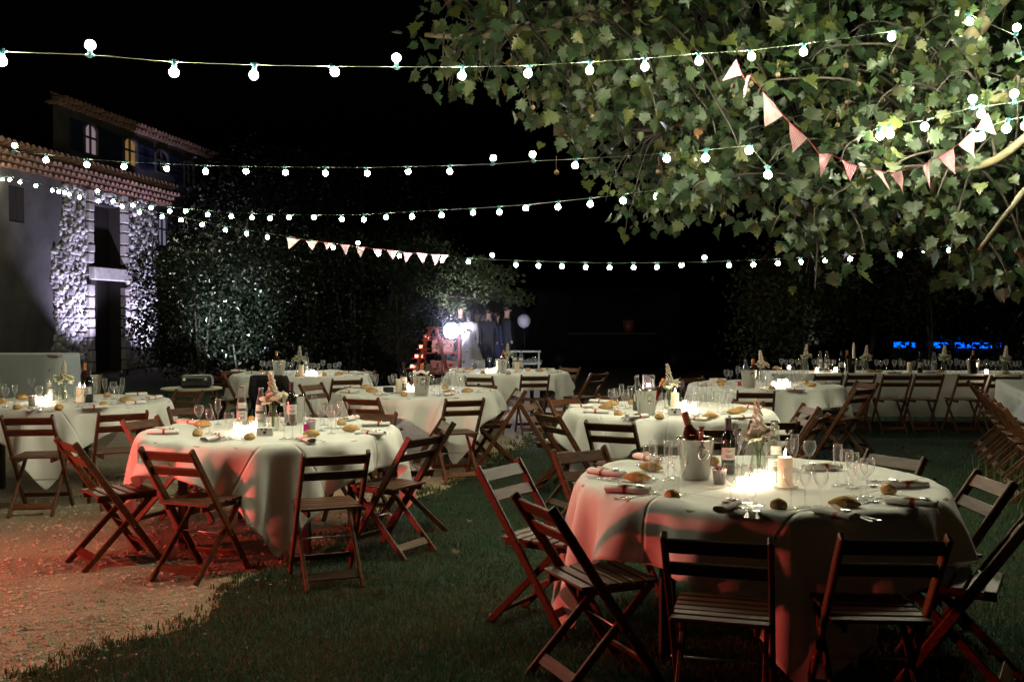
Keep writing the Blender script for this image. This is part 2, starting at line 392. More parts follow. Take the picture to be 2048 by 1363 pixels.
# rubble: Voronoi stones, each with its own outline, chamfer and depth
def clip(poly, a, b, c):
    out = []; n = len(poly)
    for i in range(n):
        p, q = poly[i], poly[(i+1) % n]; dp = a*p[0]+b*p[1]-c; dq = a*q[0]+b*q[1]-c
        if dp <= 0: out.append(p)
        if (dp < 0) != (dq < 0) and dp != dq: t = dp/(dp-dq); out.append((p[0]+(q[0]-p[0])*t, p[1]+(q[1]-p[1])*t))
    return out
def rubble(x0, x1, z0, z1, px_, pz, keep):
    nx = max(1, round((x1-x0)/px_)); nz = max(1, round((z1-z0)/pz)); S = {}
    for j in range(-1, nz+1):
        for i in range(-1, nx+1):
            S[i, j] = ((i+.5+(j % 2)*.5-.25 + random.uniform(-.36, .36))*(x1-x0)/nx + x0, (j+.5+random.uniform(-.36, .36))*(z1-z0)/nz + z0)
    res = []
    for j in range(nz):
        for i in range(nx):
            c = S[i, j]; poly = [(x0, z0), (x1, z0), (x1, z1), (x0, z1)]
            for dj in (-2, -1, 0, 1, 2):
                for di in (-2, -1, 0, 1, 2):
                    q = S.get((i+di, j+dj))
                    if q is None or (di == 0 and dj == 0): continue
                    a, b = (q[0]-c[0]), (q[1]-c[1])*1.0; poly = clip(poly, a, b, a*(q[0]+c[0])/2 + b*(q[1]+c[1])/2)
                    if len(poly) < 3: break
                if len(poly) < 3: break
            if len(poly) >= 3 and keep(*c): res.append((c, poly))
    return res
def stone_geo(c, poly, mb):
    cx = sum(p[0] for p in poly)/len(poly); cz = sum(p[1] for p in poly)/len(poly); d = random.uniform(.03, .15); n = len(poly)
    rnd = []
    for i in range(n):
        p, q = poly[i], poly[(i+1) % n]
        if math.hypot(q[0]-p[0], q[1]-p[1]) > .03: rnd += [(p[0]*.74+q[0]*.26, p[1]*.74+q[1]*.26), (p[0]*.26+q[0]*.74, p[1]*.26+q[1]*.74)]
    poly = rnd or poly; n = len(poly)
    rim = lambda s, y: [(cx+(p[0]-cx)*s, y + random.uniform(-.008, .008), cz+(p[1]-cz)*s) for p in poly]
    tx, tz = random.uniform(-.12, .12), random.uniform(-.12, .12)
    top = [(x, y + (x-cx)*tx + (z-cz)*tz, z) for x, y, z in rim(random.uniform(.50, .66), -d)]
    vs = rim(.86, .01) + rim(.84, -d*.55) + top
    fs = [(i, (i+1) % n, n+(i+1) % n, n+i) for i in range(n)] + [(n+i, n+(i+1) % n, 2*n+(i+1) % n, 2*n+i) for i in range(n)] + [tuple(range(2*n, 3*n))]
    mb.add(vs, fs)
fz = [(z, x) for x, z in fine]; fz.sort()
def plaster_x(z): return float(np.interp(z, [a for a, _ in fz], [b for _, b in fz]))
q1 = fac(172, 640)[0]; q2 = fac(252, 640)[0]
S1 = rubble(min(x for x, z in fine)-.1, q1, .0, EZ, .22, .125, lambda x, z: x > plaster_x(z) + .03)
S2 = rubble(q2, s_r, .0, EZ, .22, .125, lambda x, z: True)
S3 = rubble(dl+.1, q2, up_t+.02, EZ, .30, .17, lambda x, z: True)
allst = S1 + S2 + S3; random.shuffle(allst)
for c, p in allst[:296]:
    mb = MB(); stone_geo(c, p, mb); obj('stone', mb.mesh('stone', m_stone), house)
mb = MB()
for c, p in allst[296:]: stone_geo(c, p, mb)
o = obj('rubble', mb.mesh('rubble', m_stone), house); o['kind'] = 'stuff'
# dressed corner blocks beside the openings
for x0, x1, zt in ((q1, dl, EZ), (max(dr, ur), q2, EZ)):
    z = 0.0; k = 0
    while z < zt-.15:
        h = random.uniform(.24, .36); h = min(h, zt-z)
        if not (z < lin_t and z+h > lin_b-.02):
            e = .10 if k % 2 else 0.0; mb = MB(); mb.box(((x0+x1)/2, -.02+random.uniform(-.015, .015), z+h/2), (abs(x1-x0)-.02, .22, h-.025), bev=.025)
            obj('corner_block', mb.mesh('corner_block', m_dress), house)
        z += h; k += 1
# tiled eave: rows of half round clay tiles standing out over one another
def half_tile(r, l, t=.014, seg=6):
    mb = MB(); vs = []; fs = []
    for y in (0, -l):
        for rr in (r, r-t):
            for k in range(seg+1): a = PI*k/seg; vs.append((rr*math.cos(a), y, rr*math.sin(a)))
    n = seg+1
    for k in range(seg):
        fs += [(k, k+1, 2*n+k+1, 2*n+k), (n+k+1, n+k, 3*n+k, 3*n+k+1), (2*n+k, 2*n+k+1, 3*n+k+1, 3*n+k)]
    mb.add(vs, fs, 0, True); return mb
tile_me = half_tile(.102, .42).mesh('roof_tile', m_tile)
ev_l, ev_r = fac(-150, 300)[0], fac(332, 385)[0]
rows = [(EZ+.0, .20, 0), (EZ+.13, .33, .115), (EZ+.26, .46, 0), (EZ+.41, .43, .115)]
nt = int((ev_r-ev_l)/.232)
mbs = MB()
for z, outd, sh in rows[:3]: mbs.box(((ev_l+ev_r)/2, .2-outd/2, z+.112), (ev_r-ev_l, .4+outd-.03, .03))
obj('eave_slab', mbs.mesh('eave_slab', m_plaster), house)
for r_, (z, outd, sh) in enumerate(rows):
    for i in range(nt):
        x = ev_l + (i+.5)*(ev_r-ev_l)/nt + sh
        if x > ev_r - .03 or FA.x + x*FD.x < -(FA.y + x*FD.y)*.56: continue
        tl = obj('roof_tile', tile_me, house, (x, .4-outd if r_ < 3 else .35-outd, z + random.uniform(-.01, .01)), (0 if r_ < 3 else -.28, 0, random.uniform(-.04, .04)))
mb = MB(); mb.add([(ev_l, -.45, EZ+.40), (ev_r, -.45, EZ+.40), (ev_r, 1.5, EZ+.95), (ev_l, 1.5, EZ+.95)], [(0, 1, 2, 3)]); obj('roof', mb.mesh('roof', m_tile), house)
# taller house behind
OB = 1.55
tall = thing('tall_house', 'taller pale house behind the stone house, two upper windows lit', 'house', FA - FN*OB, FANG, at=260)
tl_, tr_ = fac(106, 250, OB)[0], fac(414, 350, OB)[0]; TZ = fac(110, 205, OB)[1]
def oblique(x0, x1, y0, y1, z0, z1):
    k = 1.78; return MB().add([(x+y*k if x == x0 else x, y, z) for x in (x0, x1) for y in (y0, y1) for z in (z0, z1)], [(0, 1, 3, 2), (4, 6, 7, 5), (0, 4, 5, 1), (2, 3, 7, 6), (0, 2, 6, 4), (1, 5, 7, 3)])
mb = oblique(tl_, tr_, 0, 3.0, 0, TZ); obj('wall', mb.mesh('wall', m_plaster2), tall)
for z, outd, sh in [(TZ-.06, .20, 0), (TZ+.07, .33, .115)]:
    nt = int((tr_-tl_+.3)/.232)
    for i in range(nt):
        obj('roof_tile', tile_me, tall, (tl_-.05 + i*.232 + sh, .35-outd, z + random.uniform(-.012, .012)), (-.05, 0, random.uniform(-.05, .05)))
mb = oblique(tl_-.1, tr_+.05, -.1, 3.1, TZ+.20, TZ+.24); obj('roof', mb.mesh('roof', m_tile), tall)
def pane_mat(n, c, s): return emit_mat(n, c, s)
def win(pl_, pr_, vt, vb, pane, shutters, frame=True):
    x0 = fac(pl_, vt, OB)[0]; x1 = fac(pr_, vt, OB)[0]; zt = fac((pl_+pr_)/2, vt, OB)[1]; zb = fac((pl_+pr_)/2, vb, OB)[1]
    w_, h_ = x1-x0, zt-zb; wd = obj('window', None, tall, ((x0+x1)/2, 0, (zt+zb)/2))
    arch = [(-w_/2, -h_/2), (w_/2, -h_/2), (w_/2, h_/2-.18)] + [(w_/2*math.cos(a), h_/2-.18+.18*math.sin(a)) for a in np.linspace(.3, PI-.3, 6)] + [(-w_/2, h_/2-.18)]
    mb = MB(); mb.add([(x, -.012, z) for x, z in arch], [list(range(len(arch)))]); p_ = obj('pane', mb.mesh('pane', pane), wd)
    mb = MB()
    out = [(x*1.22, z*1.08 + .03) for x, z in arch]; n = len(arch)
    vs = [(x, -.09, z) for x, z in arch] + [(x, -.09, z) for x, z in out] + [(x, -.005, z) for x, z in arch] + [(x, -.005, z) for x, z in out]
    fs = [(i, (i+1) % n, n+(i+1) % n, n+i) for i in range(n)] + [(i, 2*n+i, 2*n+(i+1) % n, (i+1) % n) for i in range(n)] + [(n+i, n+(i+1) % n, 3*n+(i+1) % n, 3*n+i) for i in range(n)]
    mb.add(vs, fs); obj('surround', mb.mesh('surround', m_frame), wd)
    mb = MB(); mb.box((0, -.03, 0), (.07, .05, h_)); mb.box((0, -.03, .05), (w_, .05, .06)); obj('frame', mb.mesh('frame', m_frame), wd)
    for q in shutters:
        mb = MB(); mb.box((q*(w_*1.12+.02), -.04, 0), (w_*.98, .05, h_*1.05), bev=.01)
        for k in range(3): mb.box((q*(w_*1.12+.02), -.075, -h_*.4+k*h_*.4), (w_*.9, .02, .08))
        obj('shutter', mb.mesh('shutter', m_shut), wd)
win(166, 190, 250, 308, pane_mat('lit_pane_pink', (1, .72, .85), .22), (-1, 1))
win(245, 269, 278, 330, pane_mat('lit_pane_amber', (1, .55, .2), .20), (-1, 1))
win(309, 332, 302, 346, m_dark, (-1, 1)); win(366, 384, 322, 375, m_dark, (-1, 1))
win(313, 330, 432, 490, pane_mat('lit_pane_violet', (.75, .68, 1), .22), ())
# ================================================================== SHRUBS AND TREES IN THE DARK
def leaf_cloud(cl, n, size, name, m, fold=.35, shell=.55):
    """n folded leaves spread through ellipsoid clumps: cl = [(centre, (rx, ry, rz)), ...]"""
    w = np.array([r[0]*r[1]*r[2] for _, r in cl])**.7; w /= w.sum(); idx = np.random.choice(len(cl), n, p=w)
    C = np.array([tuple(c) for c, _ in cl])[idx]; R = np.array([r for _, r in cl])[idx]
    d = np.random.randn(n, 3); d /= np.linalg.norm(d, axis=1)[:, None]; rad = shell + (1-shell)*np.random.rand(n)**.6
    rad *= 1 + .22*np.random.randn(n)*.6
    P = C + d*R*rad[:, None]; P[:, 2] = np.maximum(P[:, 2], .08)
    ax = np.random.randn(n, 3) + d*.4 + np.array([0, 0, -.3]); ax /= np.linalg.norm(ax, axis=1)[:, None]
    nr = np.random.randn(n, 3) + d*1.1 + np.array([0, 0, .4]); sd = np.cross(ax, nr); sd /= np.linalg.norm(sd, axis=1)[:, None]; nr = np.cross(sd, ax)
    s = size*(.65 + .7*np.random.rand(n))[:, None]
    base = P; tip = P + ax*s; mid = P + ax*s*.45
    L_ = mid + sd*s*.28 + nr*s*fold*.25; R_ = mid - sd*s*.28 + nr*s*fold*.25
    V = np.stack([base, L_, tip, R_], 1).reshape(-1, 3); o = 4*np.arange(n)
    T = np.stack([np.stack([o, o+2, o+1], 1), np.stack([o, o+3, o+2], 1)], 1).reshape(-1, 3)
    return np_mesh(name, V, T, m)
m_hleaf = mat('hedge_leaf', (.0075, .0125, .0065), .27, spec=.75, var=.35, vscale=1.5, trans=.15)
m_dleaf2 = mat('shaded_leaf', (.0045, .009, .0035), .4, spec=.2, var=.35, vscale=1.5, trans=.1)  # darker leaf for the unlit hedges and trees: shade put into the colour
m_oleaf = mat('olive_leaf', (.020, .021, .007), .6, spec=.2, var=.3, vscale=1.0, trans=.2)
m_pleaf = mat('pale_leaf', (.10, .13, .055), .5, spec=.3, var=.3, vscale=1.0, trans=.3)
m_bark = mat('dark_bark', (.030, .025, .018), .95, bump=.7, bscale=18, var=.3)
def shrub(name, label, cat, base, clumps, n, size, m, group=None, stems=2, h=1.0, u=None):
    t = thing(name, label, cat, base, 0, group, at=u)
    mb = MB()
    for i in range(stems):
        a = random.random()*6.28; r = random.uniform(.1, .5)
        mb.tube([(math.cos(a)*.06, math.sin(a)*.06, 0), (math.cos(a)*r*.5, math.sin(a)*r*.5, h*.5), (math.cos(a)*r, math.sin(a)*r, h)], [.035, .028, .012], 6)
    obj('trunk', mb.mesh('trunk', m_bark), t)
    o = obj('crown', leaf_cloud([(Vector(c)-Vector(base), r) for c, r in clumps], n, size, 'crown', m), t); o['kind'] = 'stuff'
    return t
def blobs(us, vs, y0, y1, n, r0, r1):
    out = []
    for i in range(n):
        y = random.uniform(y0, y1); p = aty(random.uniform(*us), random.uniform(*vs), y); r = random.uniform(r0, r1)
        out.append((p, (r*1.1, r, r*.9)))
    return out
g = aty(400, 632, 20.5); g.z = 0
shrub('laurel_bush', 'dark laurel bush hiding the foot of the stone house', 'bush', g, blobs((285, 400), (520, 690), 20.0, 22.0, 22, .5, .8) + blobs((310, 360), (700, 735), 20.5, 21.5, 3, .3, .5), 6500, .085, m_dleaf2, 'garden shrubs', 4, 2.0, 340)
g = aty(480, 632, 20.0); g.z = 0
shrub('floodlit_bush', 'large laurel bush lit cold white from a lamp at its foot', 'bush', g, blobs((370, 570), (470, 700), 19.6, 22.2, 34, .5, .9) + blobs((340, 590), (690, 735), 19.8, 21.5, 12, .4, .6), 17000, .085, m_hleaf, 'garden shrubs', 1, 1.0, 470)
for i, (a, b, lab) in enumerate([(560, 660, 'clipped dark hedge beside the floodlit bush'), (660, 760, 'dark hedge under the string of pink flags'), (750, 850, 'dark hedge beside the red step ladder')]):
    g = aty((a+b)/2, 632, 21.5); g.z = 0
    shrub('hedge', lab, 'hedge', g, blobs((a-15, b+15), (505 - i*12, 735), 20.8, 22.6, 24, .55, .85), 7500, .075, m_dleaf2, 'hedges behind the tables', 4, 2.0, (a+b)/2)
for i, (us, vs, y, n, lab) in enumerate([((430, 600), (330, 520), 30, 5500, 'tall dark tree rising behind the floodlit bush'), ((600, 840), (350, 540), 32, 6500, 'broad dark tree rising behind the hedge')]):
    g = aty(sum(us)/2, 632, y); g.z = 0
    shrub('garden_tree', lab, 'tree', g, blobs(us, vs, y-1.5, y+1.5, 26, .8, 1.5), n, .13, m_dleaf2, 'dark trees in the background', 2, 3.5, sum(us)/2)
# bough of a tree over the dance floor, lit by the party lamps
g = aty(760, 632, 25.5); g.z = 0
t = thing('lit_tree', 'tree spreading a brightly lit leafy bough above the dance floor', 'tree', g, 0, 'dark trees in the background', at=890)
mb = MB(); tp = aty(790, 560, 25.5) - g; e1 = aty(880, 590, 24.5) - g; e2 = aty(1000, 600, 24.5) - g
mb.tube([(0, 0, 0), tuple(tp*.6), tuple(tp), tuple(e1), tuple(e2)], [.16, .12, .09, .05, .02], 8); obj('trunk', mb.mesh('trunk', m_bark), t)
cl = []
for u, v, r in [(870, 575, .45), (885, 595, .4), (905, 605, .38), (920, 625, .25), (895, 615, .3), (860, 585, .4), (940, 600, .35), (960, 610, .3), (985, 600, .3), (1020, 612, .28), (1040, 614, .25), (840, 560, .5), (910, 560, .5), (800, 545, .6), (950, 560, .5), (850, 530, .6), (1000, 575, .4), (908, 634, .16)]:
    cl.append((aty(u, v - 20, random.uniform(24.0, 25.2)) - g, (r*1.2, r, r*.65)))
o = obj('crown', leaf_cloud(cl, 5200, .13, 'crown', m_pleaf), t); o['kind'] = 'stuff'
for (us, vs, y, n, lab, uu) in [((1525, 1660), (520, 690), 20.5, 8000, 'dim olive tree behind the left end of the long table', 1600), ((1655, 1775), (470, 650), 22, 9000, 'dim tall tree between the olive tree and the round one', 1730), ((1790, 1945), (490, 622), 21, 9000, 'rounded dim tree above the blue lit strips', 1870)]:
    g = aty(uu, 632, y); g.z = 0
    shrub('shade_tree', lab, 'tree', g, blobs(us, vs, y-.9, y+.9, 26, .5, .9), n, .10, m_oleaf, 'dim trees behind the long table', 2, 2.6, uu)
# pink flowering shrub glimpsed at the right edge
g = aty(2040, 632, 23); g.z = 0
shrub('oleander', 'dark shrub with dull pink flowers at the right edge', 'bush', g, blobs((1990, 2110), (540, 700), 22.5, 23.5, 14, .5, .9), 4500, .10, m_hleaf, 'garden shrubs', 4, 1.8, 2030)
# low wall behind the trees, its blue lit stretches painted as glowing strips
p0 = aty(1780, 690, 27); p1 = aty(2020, 692, 26)
t = thing('pool_wall', 'low dark wall with three painted blue glow strips behind the shade trees', 'wall', (p0.x, p0.y, 0), math.atan2(p1.y-p0.y, p1.x-p0.x), at=1890)
ln = math.hypot(p1.x-p0.x, p1.y-p0.y); mb = MB(); mb.box((ln/2, .15, .45), (ln, .28, .9)); obj('wall', mb.mesh('wall', m_mort), t)
m_blue = emit_mat('blue_wall_glow', (.0, .11, 1.0), 2.3)
for a, b in ((1788, 1832), (1858, 1902), (1912, 2003)):
    x0 = ln*(a-1780)/240; x1 = ln*(b-1780)/240; mb = MB(); mb.box(((x0+x1)/2, -.012, .78), (x1-x0, .02, .14)); obj('blue_glow_strip', mb.mesh('blue_glow_strip', m_blue), t)
cl = [(aty(u, 690+random.uniform(-9, 7), 25.4), (.35, .2, .22)) for u in range(1790, 2010, 14) if not (1838 < u < 1856)]
g = aty(1895, 632, 25.4); g.z = 0
shrub('low_plants', 'row of low spiky plants in front of the blue lit wall', 'plants', g, cl, 340, .15, m_hleaf, None, 3, .4, 1895)
# the yard: parked van, barely seen
m_van = mat('dark_van_paint', (.003, .0025, .0025), .7, spec=.05); m_rub = mat('tyre_rubber', (.003, .003, .003), .9, spec=.05); m_gls = mat('dark_glass', (.01, .01, .012), .08)
g = aty(1200, 632, 27); g.z = 0
t = thing('food_van', 'dark van with an open serving hatch parked in the unlit yard', 'van', g, .05, at=1200)
mb = MB(); mb.box((0, .9, 1.35), (4.6, 1.9, 1.9), bev=.12); mb.box((-2.75, .9, 1.0), (1.1, 1.8, 1.2), bev=.2); mb.box((0, .9, .5), (5.4, 1.8, .25)); obj('body', mb.mesh('body', m_van), t)
mb = MB(); mb.box((.3, -.09, 1.55), (2.2, .04, .9)); obj('hatch_dark_panel', mb.mesh('hatch_dark_panel', m_rub), t)  # black panel painted in for the dark inside of the van
mb = MB(); mb.box((.3, -.35, 2.15), (2.3, .6, .04), Matrix.Rotation(-.3, 3, 'X')); obj('hatch_flap', mb.mesh('hatch_flap', m_van), t)
mb = MB(); mb.box((.3, -.25, 1.08), (2.4, .35, .05)); sh = obj('counter', mb.mesh('counter', mat('van_counter', (.005, .0045, .0045), .8)), t)
for x in (-1.05, 2.1):
    wv = obj('wheel', None, t, (x, .02, .36)); mb = MB(); mb.lathe([(.0, -.11), (.30, -.11), (.36, -.07), (.36, .07), (.30, .11), (0, .11)], 18, M=Matrix.Rotation(PI/2, 3, 'X'))
    obj('tyre', mb.mesh('tyre', m_rub), wv); mb = MB(); mb.lathe([(0, .118), (.20, .118), (.22, .09)], 14, M=Matrix.Rotation(PI/2, 3, 'X')); obj('rim', mb.mesh('rim', mat('wheel_rim', (.012, .012, .012), .6, 1)), wv)
mb = MB(); mb.lathe([(.0, 0), (.13, 0), (.17, .34), (.16, .34)], 14)
bu = obj('bucket', mb.mesh('bucket', mat('orange_plastic', (.07, .016, .006), .6))); bu.location = t.matrix_basis @ Vector((.75, -.25, 1.106)); tag(bu, 'orange bucket on the counter of the dark van', 'bucket')

# ================================================================== LAMPS ON THE GROUND
m_lamp = mat('lamp_housing', (.02, .02, .02), .5)
def spot(name, label, loc, target, power, rgb, size=1.2, blend=.6, rad=.06, es=40, group=None, r=.08, standh=.0):
    loc = Vector(loc); d = (Vector(target) - loc).normalized(); q = d.to_track_quat('-Z', 'Y')
    t = thing(name, label, 'spotlight', loc, 0, group)
    R = q.to_matrix(); mb = MB()
    mb.lathe([(r*.55, .22), (r, .16), (r, 0), (r*.92, 0), (r*.9, .03)], 14, M=R); obj('housing', mb.mesh('housing', m_lamp), t)
    mb = MB(); mb.lathe([(.001, .012), (r*.9, .012)], 14, M=R); obj('lens', mb.mesh('lens', emit_mat('lens_' + name + str(es), rgb, es)), t)
    mb = MB(); mb.bar((-r*1.1, 0, 0), (-r*1.1, 0, -loc.z+.01), .02, .02); mb.bar((r*1.1, 0, 0), (r*1.1, 0, -loc.z+.01), .02, .02); mb.box((0, 0, -loc.z+.012), (r*2.4, .16, .02)); obj('bracket', mb.mesh('bracket', m_lamp), t)
    ld = bpy.data.lights.new(name + '_beam', 'SPOT'); ld.energy = power; ld.color = rgb; ld.spot_size = size; ld.spot_blend = blend; ld.shadow_soft_size = rad
    lo = bpy.data.objects.new('beam', ld); COL.objects.link(lo); lo.parent = t; lo.location = d*.03; lo.rotation_euler = q.to_euler()
    return t
vio = (.66, .62, 1.0)
p = FA + FD*fac(284, 735)[0] + FN*.9; spot('uplight', 'violet uplight on the ground at the right pillar of the stone house', (p.x, p.y, .12), (p - FN*.85 + Vector((0, 0, 4.6)) - FD*.3), 1500, vio, 1.9, .8, group='violet uplights on the stone house')
p = FA + FD*fac(150, 735)[0] + FN*1.4; spot('uplight', 'violet uplight on the ground at the left pillar of the stone house', (p.x, p.y, .12), (p - FN*1.3 + Vector((0, 0, 4.8)) + FD*.2), 1500, vio, 1.7, .8, group='violet uplights on the stone house')
g = aty(448, 700, 16.8); spot('uplight', 'cold white floodlight on the grass in front of the big laurel bush', (g.x, g.y, .12), aty(466, 598, 21), 4800, (.86, .93, 1.0), .56, .9)

g = aty(1640, 700, 18.6); spot('uplight', 'small white floodlight at the foot of the dim olive tree', (g.x, g.y, .12), aty(1618, 618, 20.3), 260, (.85, .93, 1.0), .26, .8)
# ================================================================== TABLES
TZ0 = .75
def cloth_sim(seed, R=.9, S=1.1, N=55, steps=170, iters=13):
    rs = np.random.RandomState(seed); g = np.linspace(-S, S, N); X, Y = np.meshgrid(g, g, indexing='ij')
    P = np.stack([X, Y, np.full_like(X, TZ0 + .012)], -1)
    ph = rs.rand(6)*6.28
    P[..., 2] += .004*np.sin(X*9+ph[0])*np.sin(Y*7+ph[1]) + .003*rs.randn(N, N)
    P[..., :2] += .004*rs.randn(N, N, 2)
    W = P.copy(); h = g[1]-g[0]; dt = 1/60.0
    wind = .35*np.stack([np.sin(X*5+ph[2]), np.sin(Y*5+ph[3]), 0*X], -1)
    def sl(a): return [(P[0:-1][a::2], P[1:][a::2]) for _ in (0,)][0]
    for st in range(steps):
        V = (P - W)*.965; W = P.copy(); P = P + V; P[..., 2] -= 9.8*dt*dt; P += wind*dt*dt*(1 if st < 70 else 0)
        cons = []
        for a in (0, 1):
            cons.append((P[0:-1][a::2], P[1:][a::2], h, 1.0)); cons.append((P[:, 0:-1][:, a::2], P[:, 1:][:, a::2], h, 1.0))
            cons.append((P[0:-1, 0:-1][a::2], P[1:, 1:][a::2], h*1.41421, .6)); cons.append((P[0:-1, 1:][a::2], P[1:, 0:-1][a::2], h*1.41421, .6))
        for a in (0, 1):
            for b in (0, 1):
                cons.append((P[:-4][a+2*b::4], P[4:][a+2*b::4], 4*h, .12)); cons.append((P[:, :-4][:, a+2*b::4], P[:, 4:][:, a+2*b::4], 4*h, .12))
        for it in range(iters):
            for A, B, L0, k in cons:
                n = min(A.shape[0], B.shape[0]); m = min(A.shape[1], B.shape[1]); A = A[:n, :m]; B = B[:n, :m]
                D = B - A; l = np.sqrt((D*D).sum(-1, keepdims=True)) + 1e-9
                if L0 > 2.5*h: c = D*(np.minimum(0, l-L0*.97)/l)*(.5*k)
                else: c = D*((l-L0)/l)*(.5*k)
                A += c; B -= c
            r = np.sqrt(P[..., 0]**2 + P[..., 1]**2); RR = R + .006
            ins = (r < RR) & (P[..., 2] < TZ0 + .004)
            top = ins & ((TZ0 + .004 - P[..., 2]) < (RR - r) + .03)
            P[..., 2] = np.where(top, TZ0 + .004, P[..., 2])
            P[..., :2] = np.where(top[..., None], P[..., :2]*.15 + W[..., :2]*.85, P[..., :2])
            sd = ins & ~top; f = np.where(sd, RR/np.maximum(r, 1e-4), 1.0); P[..., 0] *= f; P[..., 1] *= f
            P[..., 2] = np.maximum(P[..., 2], .012)
    return P
def cloth_mat(name='white_linen', cs=.7):
    m = bpy.data.materials.new(name); m.use_nodes = True; N = m.node_tree.nodes; L = m.node_tree.links; b = N['Principled BSDF']
    b.inputs['Base Color'].default_value = (.74, .74, .68, 1); b.inputs['Roughness'].default_value = .85; b.inputs['Specular IOR Level'].default_value = .2
    b.inputs['Sheen Weight'].default_value = .15
    uv = N.new('ShaderNodeUVMap'); sx = N.new('ShaderNodeSeparateXYZ'); L.new(uv.outputs[0], sx.inputs[0])
    def crease(sock, per):
        a = N.new('ShaderNodeMath'); a.operation = 'PINGPONG'; a.inputs[1].default_value = per; L.new(sock, a.inputs[0])
        r = N.new('ShaderNodeMapRange'); r.inputs['From Max'].default_value = .012; r.clamp = True; L.new(a.outputs[0], r.inputs[0]); return r.outputs[0]
    c1 = crease(sx.outputs[0], .275); c2 = crease(sx.outputs[1], .275)
    mn0 = N.new('ShaderNodeMath'); mn0.operation = 'MINIMUM'; L.new(c1, mn0.inputs[0]); L.new(c2, mn0.inputs[1]); mn = N.new('ShaderNodeMath'); mn.operation = 'MULTIPLY'; mn.inputs[1].default_value = cs; L.new(mn0.outputs[0], mn.inputs[0])
    r2 = N.new('ShaderNodeTexNoise'); r2.noise_type = 'RIDGED_MULTIFRACTAL'; r2.inputs['Scale'].default_value = 5.5; r2.inputs['Detail'].default_value = 5; r2.inputs['Distortion'].default_value = .9; L.new(uv.outputs[0], r2.inputs[0]); mq = N.new('ShaderNodeMath'); mq.operation = 'MULTIPLY_ADD'; mq.inputs[1].default_value = .22; L.new(r2.outputs[0], mq.inputs[0]); L.new(mn.outputs[0], mq.inputs[2]); mn = mq
    nz = N.new('ShaderNodeTexNoise'); nz.noise_type = 'RIDGED_MULTIFRACTAL'; nz.inputs['Scale'].default_value = 1.7; nz.inputs['Detail'].default_value = 4; nz.inputs['Distortion'].default_value = .6; L.new(uv.outputs[0], nz.inputs[0])
    n3 = N.new('ShaderNodeTexNoise'); n3.inputs['Scale'].default_value = 420; L.new(uv.outputs[0], n3.inputs[0])
    ma = N.new('ShaderNodeMath'); ma.operation = 'MULTIPLY_ADD'; ma.inputs[1].default_value = .7; L.new(nz.outputs[0], ma.inputs[0]); L.new(mn.outputs[0], ma.inputs[2])
    mb_ = N.new('ShaderNodeMath'); mb_.operation = 'MULTIPLY_ADD'; mb_.inputs[1].default_value = .06; L.new(n3.outputs[0], mb_.inputs[0]); L.new(ma.outputs[0], mb_.inputs[2])
    bp = N.new('ShaderNodeBump'); bp.inputs['Strength'].default_value = .7; bp.inputs['Distance'].default_value = .012
    L.new(mb_.outputs[0], bp.inputs['Height']); L.new(bp.outputs[0], b.inputs['Normal'])
    t = N.new('ShaderNodeBsdfTranslucent'); t.inputs[0].default_value = (.72, .70, .62, 1); mx = N.new('ShaderNodeMixShader'); mx.inputs[0].default_value = .13
    L.new(b.outputs[0], mx.inputs[1]); L.new(t.outputs[0], mx.inputs[2]); L.new(mx.outputs[0], N['Material Output'].inputs[0]); return m
m_cloth = cloth_mat(); m_cloth2 = cloth_mat('plain_cloth', .0); m_cloth2.node_tree.nodes['Principled BSDF'].inputs['Base Color'].default_value = (.42, .47, .45, 1)
def grid_mesh(P, name, uvs):
    N, M = P.shape[:2]; idx = np.arange(N*M).reshape(N, M)
    q = np.stack([idx[:-1, :-1], idx[1:, :-1], idx[1:, 1:], idx[:-1, 1:]], -1).reshape(-1, 4)
    me = np_mesh(name, P.reshape(-1, 3), q, m_cloth, True, 4)
    ul = me.uv_layers.new(name='UVMap'); li = np.empty(len(me.loops), np.int32); me.loops.foreach_get('vertex_index', li)
    ul.data.foreach_set('uv', uvs.reshape(-1, 2)[li].astype(np.float32).ravel()); return me
gx = np.linspace(-1.1, 1.1, 55); UVS = np.stack(np.meshgrid(gx, gx, indexing='ij'), -1)
CLOTHS = []
for sd, S_ in ((3, 1.15), (8, 1.1), (21, 1.09)): CLOTHS.append(grid_mesh(cloth_sim(sd, S=S_), 'tablecloth', UVS))
m_tabwood = mat('table_wood', (.22, .14, .08), .6, var=.2); m_tableg = mat('table_leg_dark', (.03, .022, .018), .5)
mb = MB(); mb.lathe([(.001, 0), (.885, 0), (.895, -.008), (.895, -.025), (.885, -.03), (.001, -.03)], 56); TOP_ME = mb.mesh('tabletop', m_tabwood)
mb = MB(); mb.bar((0, 0, 0), (0, 0, .72), .055, .055, (0, 1, 0), bev=.006); LEG_ME = mb.mesh('leg', m_tableg)
mb = MB(); mb.bar((-.5, 0, .66), (.5, 0, .66), .03, .08); RAIL_ME = mb.mesh('rail', m_tableg)
TABLES = {}
